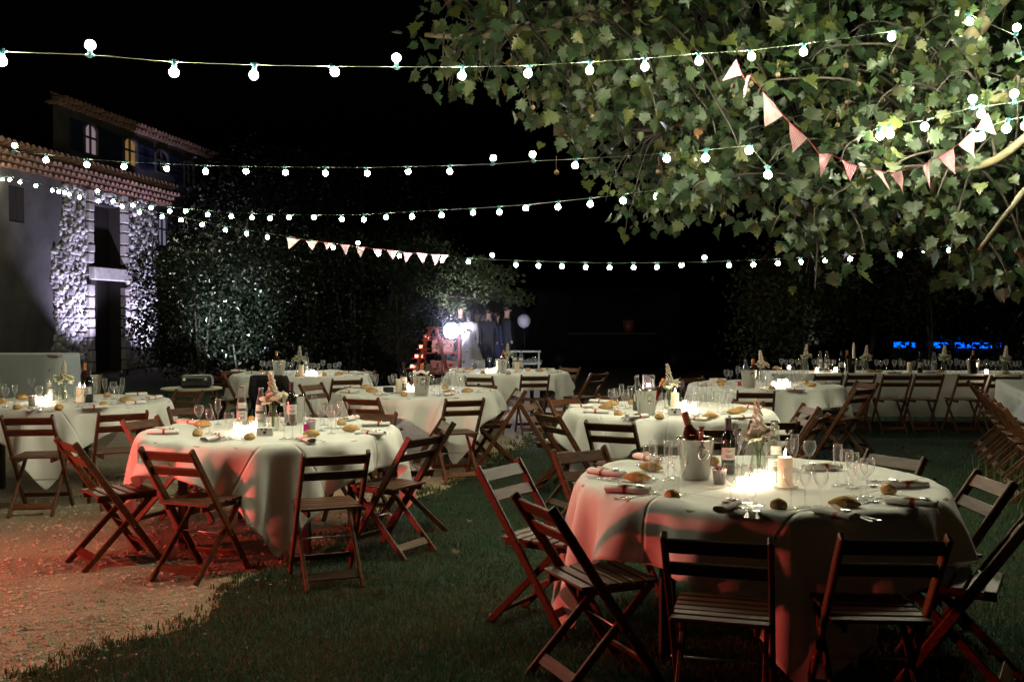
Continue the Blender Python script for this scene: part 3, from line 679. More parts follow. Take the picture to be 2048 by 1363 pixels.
def round_table(key, u, c, cornerdeg, variant, tlabel, clabel, R=.87, w=None):
    d = F*(CAMH - TZ0)/c; ctr = aty(u, HZ, d); ctr.z = 0; sc_ = R/.9 if R else 1.0
    t = thing('round_table', tlabel, 'table', ctr, 0, 'round dining tables', at=u, scale=(sc_, sc_, 1))
    obj('tabletop', TOP_ME, t, (0, 0, TZ0-.001))
    for a in (.6, .6+PI/2, .6+PI, .6+1.5*PI): obj('leg', LEG_ME, t, (math.cos(a)*.62, math.sin(a)*.62, 0))
    for a in (.6, .6+PI/2): obj('rail', RAIL_ME, t, rot=(0, 0, a))
    o = obj('tablecloth', CLOTHS[variant], None, (ctr.x, ctr.y, .0015), (0, 0, math.radians(cornerdeg - 45)), (sc_, sc_, 1))
    md = o.modifiers.new('smooth', 'SUBSURF'); md.levels = md.render_levels = 1
    tag(o, clabel, 'tablecloth', 'tablecloths', at=u)
    TABLES[key] = (ctr, None, .9*sc_)
    return t
TN = {'T1': 'front right table', 'T2': 'left foreground table', 'T0': 'far left table', 'T3': 'second right-hand table', 'T4': 'middle table',
      'T5': 'back left table', 'T6': 'back centre table', 'T7': 'third right-hand table', 'T8': 'long back table', 'T9': 'right edge table'}
round_table('T1', 1515, 330, 270, 0, 'round dining table nearest the camera on the right', 'white tablecloth on the front right table, its side lit pink')
round_table('T2', 541, 229, 286, 1, 'round dining table on the gravel edge at the left', 'white tablecloth with a long corner hanging on the left foreground table', .89)
round_table('T0', 143, 172, 280, 2, 'round dining table cut by the left edge of the view', 'white tablecloth on the table at the far left edge')
round_table('T3', 1339, 188, 215, 1, 'round dining table just behind the front right one', 'white tablecloth with a pink lit left flank on the second right-hand table')
round_table('T4', 835, 151, 300, 2, 'round dining table in the middle with a steel bucket', 'white tablecloth on the middle table with the steel bucket')
round_table('T5', 600, 116, 200, 0, 'round dining table at the back left by the hedge', 'white tablecloth on the back left table by the hedge', .93)
round_table('T6', 1015, 112.5, 250, 1, 'round dining table at the back centre before the party', 'white tablecloth on the back centre table before the party')
round_table('T7', 1531, 138, 260, 2, 'round dining table third in line on the right', 'white tablecloth on the third right-hand table, candles glowing', .885)
def box_cloth(lx, ly, hz, drop, seed, flare=.04, corner=.07):
    """cloth over a long table: top plus a rippled skirt"""
    rs = np.random.RandomState(seed); per = []; r = .05; n = 12
    r = corner
    segs = [((-lx/2+r, -ly/2), (lx/2-r, -ly/2)), ((lx/2, -ly/2+r), (lx/2, ly/2-r)), ((lx/2-r, ly/2), (-lx/2+r, ly/2)), ((-lx/2, ly/2-r), (-lx/2, -ly/2+r))]
    for a, b in segs:
        k = max(4, int(math.hypot(b[0]-a[0], b[1]-a[1])/.05))
        for i in range(k+1): per.append((a[0]+(b[0]-a[0])*i/k, a[1]+(b[1]-a[1])*i/k))
        dx, dy = (b[0]-a[0])/math.hypot(b[0]-a[0], b[1]-a[1]), (b[1]-a[1])/math.hypot(b[0]-a[0], b[1]-a[1]); cx, cy = b[0]-dy*r, b[1]+dx*r
        for i in range(1, 6): q = PI/2*i/6; per.append((cx + dy*r*math.cos(q) + dx*r*math.sin(q), cy - dx*r*math.cos(q) + dy*r*math.sin(q)))
    per = np.array(per); m = len(per); nx = np.roll(per, -1, 0) - np.roll(per, 1, 0); nx = np.stack([nx[:, 1], -nx[:, 0]], 1); nx /= np.linalg.norm(nx, axis=1)[:, None]
    L_ = np.concatenate([[0], np.cumsum(np.linalg.norm(np.diff(per, axis=0), axis=1))])
    rip = sum(a*np.sin(L_*f + p) for a, f, p in zip((.5, .3, .25), (5.1, 9.3, 15.7), rs.rand(3)*6.28))
    rows = []; uv = []
    for s in np.linspace(0, 1, 10):
        rows.append(np.concatenate([per*(1-.0)*1.0*(1 if True else 0) - nx*(.03*(1-min(1, 1))), np.full((m, 1), hz)], 1) if s < 0 else None)
    rows = []
    for s in (.0, .35, .7, .9): q = per*[s, s] ; rows.append(np.concatenate([q, np.full((m, 1), hz)], 1))
    rows.append(np.concatenate([per - nx*.012, np.full((m, 1), hz)], 1)); rows.append(np.concatenate([per, np.full((m, 1), hz-.012)], 1))
    for s in np.linspace(.08, 1, 9): rows.append(np.concatenate([per + nx*(flare*s + .03*s*rip[:, None]), np.full((m, 1), hz-.012-drop*s) + .01*s*rip[:, None]], 1))
    P = np.array(rows); U = np.stack([np.tile(L_, (len(rows), 1)), np.repeat(P[:, :1, 2]*1.0, m, 1) + np.arange(len(rows))[:, None]*.05], -1)
    P = np.concatenate([P, P[:, :1]], 1); U = np.concatenate([U, U[:, :1]], 1)
    return grid_mesh(P, 'tablecloth', U)
def long_table(key, c, ang, lx, ly, hz, drop, tlabel, clabel, u, seed):
    t = thing('long_table', tlabel, 'table', c, ang, 'long tables', at=u)
    mb = MB(); mb.box((0, 0, hz-.02), (lx-.02, ly-.02, .03)); obj('tabletop', mb.mesh('tabletop', m_tabwood), t)
    for x in (-lx/2+.15, lx/2-.15):
        for y in (-ly/2+.1, ly/2-.1): obj('leg', LEG_ME, t, (x, y, 0), scale=(1, 1, (hz-.04)/.72))
    cm = box_cloth(lx, ly, hz, drop, seed, corner=.22 if key == 'T10' else .07)
    if key == 'T10': cm.materials[0] = m_cloth2
    o = obj('tablecloth', cm, None, c, (0, 0, ang)); tag(o, clabel, 'tablecloth', 'tablecloths', at=u)
    TABLES[key] = (Vector(c), ang, ly/2)
c8 = aty(1880, 700, 14.25); c8.z = 0
long_table('T8', c8, -.02, 5.0, .85, .75, .58, 'long straight table across the back right with a row of chairs', 'white cloth on the long straight table at the back right', 1880, 4)
c9 = Vector((6.12, 11.3, 0)); long_table('T9', c9, math.atan2(1.5, .53), 2.6, .85, .75, .5, 'long table cut by the right edge behind a line of chairs', 'white cloth on the long table cut by the right edge', 2040, 5)
c10 = Vector((aty(-60, 700, 14.2).x, 14.6, 0)); long_table('T10', c10, .0, 2.55, .9, 1.0, .95, 'high buffet table under a cloth in front of the plaster wall', 'plain cloth to the ground over the high buffet table', 50, 6)

# ================================================================== FOLDING CHAIRS
def wood_mat(name, c1, c2, rough):
    m = bpy.data.materials.new(name); m.use_nodes = True; N = m.node_tree.nodes; L = m.node_tree.links; b = N['Principled BSDF']
    tc = N.new('ShaderNodeTexCoord'); mp = N.new('ShaderNodeMapping'); mp.inputs['Scale'].default_value = (9, 60, 60); L.new(tc.outputs['Object'], mp.inputs[0])
    oi = N.new('ShaderNodeObjectInfo'); ad = N.new('ShaderNodeVectorMath'); ad.operation = 'ADD'; L.new(mp.outputs[0], ad.inputs[0]); L.new(oi.outputs['Random'], ad.inputs[1])
    nz = N.new('ShaderNodeTexNoise'); nz.inputs['Scale'].default_value = 1.0; nz.inputs['Detail'].default_value = 5; nz.inputs['Distortion'].default_value = .8; L.new(ad.outputs[0], nz.inputs[0])
    r = N.new('ShaderNodeValToRGB'); r.color_ramp.elements[0].color = (*c1, 1); r.color_ramp.elements[0].position = .3; r.color_ramp.elements[1].color = (*c2, 1); r.color_ramp.elements[1].position = .72
    L.new(nz.outputs[0], r.inputs[0]); hs = N.new('ShaderNodeHueSaturation'); mr = N.new('ShaderNodeMapRange'); mr.inputs['To Min'].default_value = .7; mr.inputs['To Max'].default_value = 1.3
    L.new(oi.outputs['Random'], mr.inputs[0]); L.new(mr.outputs[0], hs.inputs['Value']); L.new(r.outputs[0], hs.inputs['Color']); L.new(hs.outputs[0], b.inputs['Base Color'])
    b.inputs['Roughness'].default_value = rough; b.inputs['Specular IOR Level'].default_value = .28
    bp = N.new('ShaderNodeBump'); bp.inputs['Strength'].default_value = .15; bp.inputs['Distance'].default_value = .002; L.new(nz.outputs[0], bp.inputs['Height']); L.new(bp.outputs[0], b.inputs['Normal'])
    return m
m_chair = wood_mat('chair_wood', (.042, .015, .006), (.125, .050, .019), .42)
m_steel = mat('steel', (.75, .75, .74), .22, 1.0); m_screw = mat('screw_steel', (.5, .5, .48), .35, 1.0)
W2 = .182
def py(z): return -.07 - (z-.45)*.66
post_top = Vector((0, py(.79), .79)); post_bot = Vector((0, py(0), 0)); pd = (post_top-post_bot).normalized(); pn = Vector((0, pd.z, -pd.y))
CH = {}
mb = MB(); mb.bar(post_bot, post_top + pd*.004, .022, .042, (1, 0, 0), bev=.004)
def part_bar(a, b, w, t, up, bev=.003): mb = MB(); mb.bar(a, b, w, t, up, bev=bev); return mb
# bar(): w along cross(up, dir), t along the remaining axis
CH['post'] = part_bar(post_bot, post_top, .042, .022, (1, 0, 0), .005).mesh('post', m_chair)
la, lb = Vector((0, .175, .425)), Vector((0, -.245, 0))
CH['leg'] = part_bar(lb, la, .036, .020, (1, 0, 0), .004).mesh('leg', m_chair)
def slat_mesh(z0, h):
    c = post_bot + pd*((z0)/pd.z); mb = MB(); M = Matrix((Vector((1, 0, 0)), pn, pd)).transposed()
    mb.box(c + pn*.002, (2*W2-.024, .014, h), M, bev=.003); return mb.mesh('back_slat', m_chair)
CH['s1'] = slat_mesh(.742, .066); CH['s2'] = slat_mesh(.648, .060)
mb = MB(); mb.box((0, 0, 0), (.355, .048, .015), bev=.003); CH['seat_slat'] = mb.mesh('seat_slat', m_chair)
mb = MB(); mb.bar((0, -.15, .424), (0, .215, .424), .020, .034, (0, 0, 1), bev=.003); CH['seat_rail'] = mb.mesh('seat_rail', m_chair)
lpd = (la-lb).normalized(); c = lb + lpd*.10
mb = MB(); mb.box((c.x, c.y, c.z), (2*(W2-.025)-.016, .012, .052), Matrix((Vector((1, 0, 0)), Vector((0, lpd.z, -lpd.y)), lpd)).transposed(), bev=.002); CH['lower_rail'] = mb.mesh('lower_rail', m_chair)
c = post_bot + pd*.13
mb = MB(); mb.box((c.x, c.y, c.z), (2*W2-.02, .012, .040), Matrix((Vector((1, 0, 0)), pn, pd)).transposed(), bev=.002); CH['front_rail'] = mb.mesh('front_rail', m_chair)
zc = .245; mb = MB(); mb.tube([(-W2-.015, py(zc)-.008, zc), (W2+.015, py(zc)-.008, zc)], .004, 6); CH['rod'] = mb.mesh('rod', m_screw)
def chair(loc, yaw, label, u, group='folding chairs round the tables'):
    t = thing('folding_chair', label, 'chair', loc, yaw, group, at=u)
    for s in (-1, 1):
        obj('post', CH['post'], t, (s*W2, 0, 0)); obj('leg', CH['leg'], t, (s*(W2-.025), 0, 0)); obj('seat_rail', CH['seat_rail'], t, (s*(W2-.05), 0, 0))
    obj('back_slat', CH['s1'], t); obj('back_slat', CH['s2'], t)
    for i in range(6):
        obj('seat_slat', CH['seat_slat'], t, (0, -.13 + i*.062, .449 + random.uniform(-.001, .001)))
    obj('lower_rail', CH['lower_rail'], t); obj('front_rail', CH['front_rail'], t); obj('rod', CH['rod'], t)
    return t
CHAIRS = {
 'T1': [(963, 927, 1025, 914), (1027, 981, 1103, 1011), (1340, 1055, 1531, 1081), (1702, 1068, 1881, 1065), (1956, 935, 2033, 961), (1740, 895, 1850, 911), (1107, 896, 1205, 888)],
 'T3': [(1174, 838, 1263, 842), (1378, 851, 1474, 851), (1513, 838, 1589, 837), (1608, 804, 1640, 811), (1637, 832, 1657, 823), (1466, 794, 1533, 801), (1042, 803, 1065, 799), (1074, 820, 1110, 827), (1099, 793, 1149, 790), (1201, 786, 1255, 783)],
 'T2': [(282, 891, 380, 898), (611, 904, 734, 898), (818, 872, 888, 861), (889, 832, 908, 841), (115, 873, 145, 882), (245, 837, 311, 828), (711, 819, 792, 821), (345, 811, 409, 806)],
 'T0': [(4, 829, 102, 828), (203, 823, 290, 819), (356, 777, 405, 778)],
 'T4': [(690, 791, 752, 794), (894, 796, 967, 794), (1036, 776, 1050, 777), (954, 765, 998, 770), (602, 766, 638, 763)],
 'T5': [(510, 751, 564, 753), (671, 756, 719, 755), (412, 748, 442, 748), (445, 737, 486, 737), (725, 737, 757, 739), (392, 742, 412, 745)],
 'T6': [(931, 750, 982, 751), (1047, 748, 1095, 748), (1124, 731, 1159, 732), (1189, 744, 1211, 743)],
 'T7': [(1478, 780, 1546, 780), (1717, 760, 1755, 762), (1712, 775, 1750, 772), (1361, 752, 1402, 751)],
 'T8': [(1631, 747, 1685, 747), (1696, 746, 1751, 746), (1767, 747, 1824, 747), (1831, 747, 1889, 747), (1917, 747, 1976, 747), (1983, 749, 2043, 749)],
}
SEATS = []
def chair_at(key, mid, axis, blend):
    ctr, ang, R = TABLES[key]
    if ang is None: to = Vector((ctr.x-mid.x, ctr.y-mid.y, 0))
    else: to = Vector((-math.sin(ang), math.cos(ang), 0)); to = to if to.dot(ctr-mid) > 0 else -to
    to.normalize(); fw = Vector((-axis.y, axis.x, 0)).normalized()
    if fw.dot(to) < 0: fw = -fw
    fw = (fw*blend + to*(1-blend)).normalized()
    loc = Vector((mid.x, mid.y, 0)) + fw*(-py(.79)); yaw = math.atan2(fw.y, fw.x) - PI/2
    SEATS.append((key, loc)); u = pix((mid.x, mid.y, .79))[0]
    if ang is None: lab = 'wooden folding chair at the %s side of the %s' % (sector(loc, ctr), TN[key])
    elif key == 'T8': lab = 'wooden folding chair, back to us, along the long back table'
    else: lab = 'dark folding chair in the line along the right edge table'
    return chair(loc, yaw, lab, u)
for key, L_ in CHAIRS.items():
    for (u1, v1, u2, v2) in L_:
        A, B = atz(u1, v1, .80), atz(u2, v2, .80); dd = A.y
        bl = 1.0 if dd < 5.5 else (.75 if dd < 8 else .45)
        if key == 'T8': bl = 0
        ax = Vector((.96, -.28, 0)) if (u1, v1) == (1340, 1055) else Vector((1, -.06, 0)) if (u1, v1) == (1702, 1068) else B-A
        chair_at(key, (A+B)/2, ax, bl)
# the near right chair, its back out of the frame
ctr = TABLES['T1'][0]; fw = Vector((-.86, .51, 0)).normalized(); loc = Vector((1.88, 4.15, 0))
chair(loc, math.atan2(fw.y, fw.x) - PI/2, 'dark wooden folding chair cut by the lower right edge of the view', 1990)
r0, r1 = Vector((4.12, 8.35, 0)), Vector((5.32, 11.55, 0))
for i in range(7): 
    q = r0.lerp(r1, i/6.0); fw = Vector((.94, -.34, 0)) ; fw = Matrix.Rotation(random.uniform(-.06, .06), 3, 'Z') @ fw
    chair(q + fw*.29, math.atan2(fw.y, fw.x) - PI/2, 'dark folding chair in the line along the right edge table', pix((q.x, q.y, .8))[0])
# dark jacket hung over a chair at the back left table
A, B = atz(510, 751, .80), atz(564, 753, .80); mid = (A+B)/2
m_jack = mat('black_cloth', (.008, .008, .010), .85, bump=.3, bscale=30)
tl5 = TABLES['T5'][0]; fw = Vector((tl5.x-mid.x, tl5.y-mid.y, 0)).normalized()
mb = MB(); nseg = 16; vs = []
for j, (zz, wd, th) in enumerate([(.28, .23, .05), (.42, .235, .075), (.6, .23, .07), (.74, .22, .055), (.815, .19, .04)]):
    for k in range(nseg):
        a = 2*PI*k/nseg; wob = 1 + .08*math.sin(3*a + j)
        vs.append((math.cos(a)*wd*wob, py(zz) + math.sin(a)*th*wob + .015, zz))
fs = [(j*nseg+k, j*nseg+(k+1) % nseg, (j+1)*nseg+(k+1) % nseg, (j+1)*nseg+k) for j in range(4) for k in range(nseg)] + [tuple(range(4*nseg, 5*nseg)), tuple(reversed(range(nseg)))]
mb.add(vs, fs, 0, True); loc5 = Vector((mid.x, mid.y, 0)) + fw*.294
o = obj('jacket', mb.mesh('jacket', m_jack), None, loc5, (0, 0, math.atan2(fw.y, fw.x)-PI/2)); tag(o, 'black jacket hung over the back of a chair at the back left table', 'jacket')
mb = MB()
for s in (-1, 1): mb.tube([(s*.19, py(.79)+.01, .79), (s*.245, py(.6)-.02, .58), (s*.25, py(.4)+.02, .36)], [.05, .055, .045], 8)
obj('sleeves', mb.mesh('sleeves', m_jack), o)

# ================================================================== TABLEWARE
ZT = TZ0 + .010
m_glass = glass_mat('clear_glass'); m_wat = glass_mat('bottle_glass', (.93, .97, .95), (.5, .6, .56))
m_vase = glass_mat('vase_glass', (.92, .95, .88), (.45, .5, .4)); m_rose = glass_mat('rose_wine', (.42, .15, .06), (.25, .09, .04), refl=.7); m_purp = glass_mat('purple_glass', (.55, .38, .6), (.25, .12, .3))
m_winegl = mat('wine_bottle_glass', (.006, .008, .006), .08, spec=.6, coat=.5)
def lathe_mesh(name, prof, m, seg=20): mb = MB(); mb.lathe(prof, seg); return mb.mesh(name, m)
def wineglass(h, r, bowl, stem):
    p = [(.001, .0025), (r*.98, .0015), (r*1.0, .003), (r*.5, .006), (.006, .012), (.0036, .022), (.0034, stem*.6), (.0042, stem)]
    for t in (.06, .16, .30, .48, .68, .85, 1.0):
        if bowl == 'round': rr = r*(math.sin(min(1, t*1.35+.05)*PI/2)) * (1 - .16*max(0, t-.55)/.45)
        elif bowl == 'tulip': rr = r*.86*(math.sin(min(1, t*1.5+.05)*PI/2))*(1 - .12*max(0, t-.5)/.5)
        else: rr = r*.72*(math.sin(min(1, t*1.9+.06)*PI/2))*(1 - .05*max(0, t-.5)/.5)
        p.append((rr, stem + (h-stem)*t))
    p += [(p[-1][0]-.0012, h + .0006), (p[-1][0]-.0022, h - .002)]
    return lathe_mesh('wine_glass', p, m_glass, 22)
GL = {'w': wineglass(.168, .0335, 'round', .082), 's': wineglass(.160, .030, 'tulip', .078), 'f': wineglass(.190, .029, 'flute', .075)}
GN = {'w': 'round-bowled wine glass', 's': 'slim wine glass', 'f': 'tall narrow glass'}
def put(key, u, v, z=ZT): return atz(u, v, z)
def where(key, p):
    ctr, ang, R = TABLES[key]
    if key == 'T8':
        q = pix(p)[0]; return ('left end' if q < 1680 else 'left half' if q < 1790 else 'middle' if q < 1900 else 'right half') + ' of the long back table'
    d = math.hypot(p.x-ctr.x, p.y-ctr.y)
    return ('%s side of the %s' % (sector(p, ctr), TN[key])) if d > .30 else 'centre of the ' + TN[key]
def glass(key, kind, u, v):
    p = put(key, u, v); o = obj('wine_glass', GL[kind], None, p, (0, 0, random.random()*6)); o.scale = (1, 1, random.uniform(.97, 1.03))
    tag(o, '%s, %s' % (GN[kind], where(key, p)), 'glass', 'wine glasses on the tables', at=u); return o
# bread
def bread_mesh(sx, sy, sz, pts, seed):
    bm = bmesh.new(); bmesh.ops.create_icosphere(bm, subdivisions=3, radius=1)
    for v in bm.verts:
        x, y, z = v.co; t = abs(x); tp = (1-.55*t**2.2) if pts else 1.0
        n = mnoise.noise(Vector((x*1.5+seed, y*1.5, z*1.5)))*.12
        v.co = Vector((x*sx*(1+n*.6), y*sy*tp*(1+n), (z if z > -.55 else -.55 + (z+.55)*.15)*sz*tp*(1+n)))
        if z > .3 and abs(y + .12*math.sin(x*3)) < .16: v.co.z -= sz*.13
    me = bpy.data.meshes.new('bread_roll'); bm.to_mesh(me); bm.free(); me.materials.append(m_bread)
    me.polygons.foreach_set('use_smooth', [True]*len(me.polygons)); zmin = min(v.co.z for v in me.vertices)
    for v in me.vertices: v.co.z -= zmin
    return me
m_bread = mat('bread_crust', (.60, .39, .165), .8, rgb2=(.42, .225, .075), var=.18, vscale=16, bump=.8, bscale=45, spec=.2)
BR_S = [bread_mesh(.036, .031, .029, False, s) for s in (1, 5)]; BR_B = [bread_mesh(.066, .036, .031, True, s) for s in (2, 7)]
def bread(key, u, v, big=False, rot=None):
    p = put(key, u, v); p.z -= .002; o = obj('bread_roll', random.choice(BR_B if big else BR_S), None, p, (0, 0, random.uniform(-.5, .5) if rot is None else rot))
    tag(o, '%s, %s' % ('long crusty bread roll' if big else 'small round bread roll', where(key, p)), 'bread', 'bread rolls on the tables', at=u)
# napkin roll with ribbon and card tag
m_nap = mat('napkin_linen', (.74, .70, .66), .9, spec=.15, bump=.15, bscale=25); m_rib = mat('red_ribbon', (.38, .012, .022), .45); m_card = mat('kraft_card', (.42, .29, .15), .8)
def napkin_mesh():
    mb = MB(); L_ = .2; n = 18; prof = []
    for k in range(n):
        a = 2*PI*k/n; r = 1 + .06*math.sin(2*a+.6); prof.append((math.cos(a)*.031*r, .0175 + math.sin(a)*.0165*r))
    for q, x in ((0, -L_/2), (1, L_/2)):
        pass
    xs = [-L_/2, -L_/2+.004, -.03, .03, L_/2-.004, L_/2]; ss = [.93, 1, 1.02, .99, 1, .94]; vs = []; fs = []
    for x, s in zip(xs, ss): vs += [(x + .004*math.sin(i*1.3)*(abs(x) > .09), y*s, max(.001, z*s)) for i, (y, z) in enumerate(prof)]
    for j in range(5):
        for k in range(n): fs.append((j*n+k, j*n+(k+1) % n, (j+1)*n+(k+1) % n, (j+1)*n+k))
    mb.add(vs, fs, 0, True)
    for x, sgn in ((-L_/2, -1), (L_/2, 1)):   # rolled layers showing at the ends
        for i, s in enumerate((.93, .72, .70, .45, .43, .15)):
            o = len(mb.v); mb.v += [(x - sgn*(.006 if i in (1, 2) else .010 if i in (3, 4) else .003 if i else 0)*(1), y*s, .0175*(1-s) + z*s) for y, z in prof]
            if i:
                for k in range(n): mb.f.append([o-n+k, o-n+(k+1) % n, o+(k+1) % n, o+k]); mb.mi.append(0); mb.sm.append(False)
        mb.f.append(list(range(len(mb.v)-n, len(mb.v)))); mb.mi.append(0); mb.sm.append(False)
    return mb.mesh('napkin', m_nap)
NAP = napkin_mesh()
mb = MB(); vs = []; n = 18
for x in (-.008, .008):
    for s in (1.035, 1.06): vs += [(x, math.cos(2*PI*k/n)*.031*s*(1+.06*math.sin(4*PI*k/n+.6)), max(.0015, .0175 + math.sin(2*PI*k/n)*.0168*s*(1+.06*math.sin(4*PI*k/n+.6)))) for k in range(n)]
fs = [(n+k, n+(k+1) % n, 3*n+(k+1) % n, 3*n+k) for k in range(n)] + [(k, (k+1) % n, n+(k+1) % n, n+k) for k in range(n)] + [(2*n+k, 3*n+k, 3*n+(k+1) % n, 2*n+(k+1) % n) for k in range(n)]
mb.add(vs, fs); RIB = mb.mesh('ribbon', m_rib)
mb = MB(); mb.box((-.02, .004, .0372), (.075, .028, .0012), Matrix.Rotation(.12, 3, 'Y')); TAG = mb.mesh('card_tag', m_card)
mb = MB(); mb.lathe([(.001, .002), (.018, .002), (.020, .004), (.020, .0005), (.018, 0), (.001, 0)], 18); DISC = mb.mesh('steel_disc', m_steel)
def napkin(key, u1, v1, u2, v2, disc=False, tagc=True):
    a, b = put(key, u1, v1, ZT), put(key, u2, v2, ZT); d = b-a; c = (a+b)/2; c.z = ZT-.003; yaw = math.atan2(d.y, d.x)
    t = thing('napkin_roll', 'ribbon-tied rolled napkin, %s' % where(key, c), 'napkin', c, yaw, 'rolled napkins', at=(u1+u2)/2)
    obj('napkin', NAP, t); r = obj('ribbon', RIB, t, (random.uniform(-.02, .03), 0, 0))
    if tagc: obj('card_tag', TAG, t, (random.uniform(-.01, .02), random.uniform(-.006, .006), 0), (0, 0, random.uniform(-.4, .4)))
    if disc:
        q = obj('steel_disc', DISC, None, Matrix.Translation(c) @ Matrix.Rotation(yaw, 4, 'Z') @ Vector((.055, .0, .0345)), (.05, .04, 0)); tag(q, 'round steel badge on napkin, %s' % where(key, c), 'badge', 'steel badges', at=(u1+u2)/2)
    return c, yaw
# cutlery, handle at the origin, tip along +x
def cutlery(kind):
    mb = MB()
    def strip(st, z=.0035):
        vs = []; fs = []
        for (x, w, dz, th) in st: vs += [(x, -w, z+dz), (x, w, z+dz), (x, w, z+dz-th), (x, -w, z+dz-th)]
        for i in range(len(st)-1):
            for k in range(4): fs.append((4*i+k, 4*i+(k+1) % 4, 4*i+4+(k+1) % 4, 4*i+4+k))
        fs += [(3, 2, 1, 0), tuple(4*(len(st)-1)+k for k in range(4))]; mb.add(vs, fs)
    if kind == 'knife': strip([(0, .006, .001, .003), (.004, .009, .002, .004), (.07, .0065, .003, .004), (.10, .006, .003, .004), (.105, .009, .002, .002), (.17, .0105, .002, .0015), (.2, .006, .001, .001), (.208, .001, .001, .001)])
    elif kind == 'fork':
        strip([(0, .006, .001, .003), (.004, .009, .002, .003), (.07, .005, .004, .003), (.125, .003, .007, .003), (.14, .010, .004, .002), (.15, .011, .003, .002)])
        for q in (-.009, -.003, .003, .009): mb.bar((.149, q, .0055), (.19, q, .0085), .0022, .0015)
    else:
        strip([(0, .006, .001, .003), (.004, .008, .002, .003), (.06, .0045, .004, .003), (.11, .003, .006, .003)])
        mb.ball((.13, 0, .006), .017, 10, 6, scale=(1.35, 1, .28))
    return mb.mesh(kind, m_steel)
CUT = {k: cutlery(k) for k in ('knife', 'fork', 'spoon')}
def cut(key, kind, p, yaw, u):
    o = obj(kind, CUT[kind], None, p, (0, 0, yaw)); o.location.z = ZT - .004
    tag(o, 'steel %s, %s' % (kind, where(key, p)), kind, 'cutlery on the tables', at=u)
def cut_px(key, kind, u1, v1, u2, v2):
    a, b = put(key, u1, v1), put(key, u2, v2); cut(key, kind, a, math.atan2((b-a).y, (b-a).x), u1)
# bottles
m_lab = mat('paper_label', (.55, .52, .50), .8); m_foil = mat('orange_foil', (.50, .20, .06), .35, .4); m_rosefoil = mat('copper_foil', (.30, .13, .08), .3, .5); m_cap = mat('dark_capsule', (.02, .008, .01), .4); m_bcap = mat('grey_cap', (.16, .17, .18), .35, .6)
m_bluel = mat('blue_label', (.08, .25, .5), .6); m_water = glass_mat('water', (.96, .98, .97), (.75, .8, .78), .0, .6); m_ink = mat('label_ink', (.02, .02, .025), .8)
WB = [(.001, .002), (.032, .0), (.038, .006), (.038, .12), (.037, .15), (.030, .19), (.020, .235), (.0155, .262), (.015, .278), (.0165, .28), (.0165, .288), (.0135, .29), (.0125, .286)]
VB = [(.001, .002), (.033, .0), (.037, .005), (.037, .185), (.034, .205), (.022, .225), (.0155, .24), (.0145, .285), (.0155, .286), (.0155, .297), (.012, .298)]
BM = {}
for k, prof, m in (('water', WB, m_wat), ('wine', VB, m_winegl), ('rose', VB, m_rose)):
    mb = MB(); mb.lathe(prof, 22); BM[k] = mb.mesh('glass_body', m)
mb = MB(); mb.lathe([(.001, .006), (.0355, .006), (.0355, .118), (.001, .118)], 18); BM['liq'] = mb.mesh('water_fill', m_water)
mb = MB(); vs = []
for z in (.05, .115):
    vs += [(.0376*math.cos(a), .0376*math.sin(a), z) for a in np.linspace(-PI/2-1.25, -PI/2+1.25, 15)]
mb.add(vs, [(i, i+1, 16+i, 15+i) for i in range(14)], 0, True); BM['label'] = mb.mesh('label', m_lab)
mb = MB()
for zz, ww in ((.100, .5), (.092, .3), (.075, .55), (.07, .5), (.065, .6), (.060, .4)):
    aa = np.linspace(-PI/2-ww, -PI/2+ww, 8); o_ = [(.0379*math.cos(a), .0379*math.sin(a), zz+q) for q in (-.0012, .0012) for a in aa]; mb.add(o_, [(i, i+1, 9+i, 8+i) for i in range(7)])
BM['print'] = mb.mesh('label_print', m_ink)
mb = MB(); vs = []
for z in (.135, .175): vs += [((.0376 if z < .15 else .0342)*math.cos(a), (.0376 if z < .15 else .0342)*math.sin(a), z) for a in np.linspace(-PI/2-.9, -PI/2+.9, 11)]
mb.add(vs, [(i, i+1, 12+i, 11+i) for i in range(10)], 0, True); BM['wlabel'] = mb.mesh('label', m_lab)
def capm(r, z0, z1, m, n): mb = MB(); mb.lathe([(r, z0), (r*1.03, z0+.004), (r*.98, (z0+z1)/2), (r*1.06, z1-.012), (r*1.06, z1), (.001, z1+.001)], 16); return mb.mesh(n, m)
BM['cap_wine'] = capm(.0158, .235, .300, m_cap, 'capsule'); BM['cap_foil'] = capm(.0158, .215, .300, m_foil, 'foil'); BM['cap_rose'] = capm(.0158, .205, .300, m_rosefoil, 'foil'); BM['cap_water'] = capm(.0172, .274, .294, m_bcap, 'cap')
BNAME = {'water': 'clear water bottle', 'wine': 'dark wine bottle with white label', 'rose': 'orange-necked wine bottle', 'rose2': 'copper-necked wine bottle'}
def bottle(kind, p, where_, u, rot=(0, 0, 0), s=1.0):
    t = thing('%s_bottle' % ('water' if kind == 'water' else 'wine'), '%s %s' % (BNAME[kind], where_), 'bottle', p, 0, 'bottles on the tables', at=u, scale=s); t.rotation_euler = rot
    b = obj('glass_body', BM['rose' if kind == 'rose2' else kind], t)
    if kind == 'water':
        obj('water_fill', BM['liq'], t); obj('cap', BM['cap_water'], t); lb_ = obj('label', BM['label'], t); obj('label_print', BM['print'], lb_); obj('neck_label', BM['wlabel'], t)
    elif kind == 'wine': l_ = obj('label', BM['label'], t, (0, 0, .03)); obj('label_print', BM['print'], l_, scale=(1.001, 1.001, 1)); obj('capsule', BM['cap_wine'], t)
    else: obj('label', BM['label'], t); obj('foil', BM['cap_foil' if kind == 'rose' else 'cap_rose'], t)
    return t
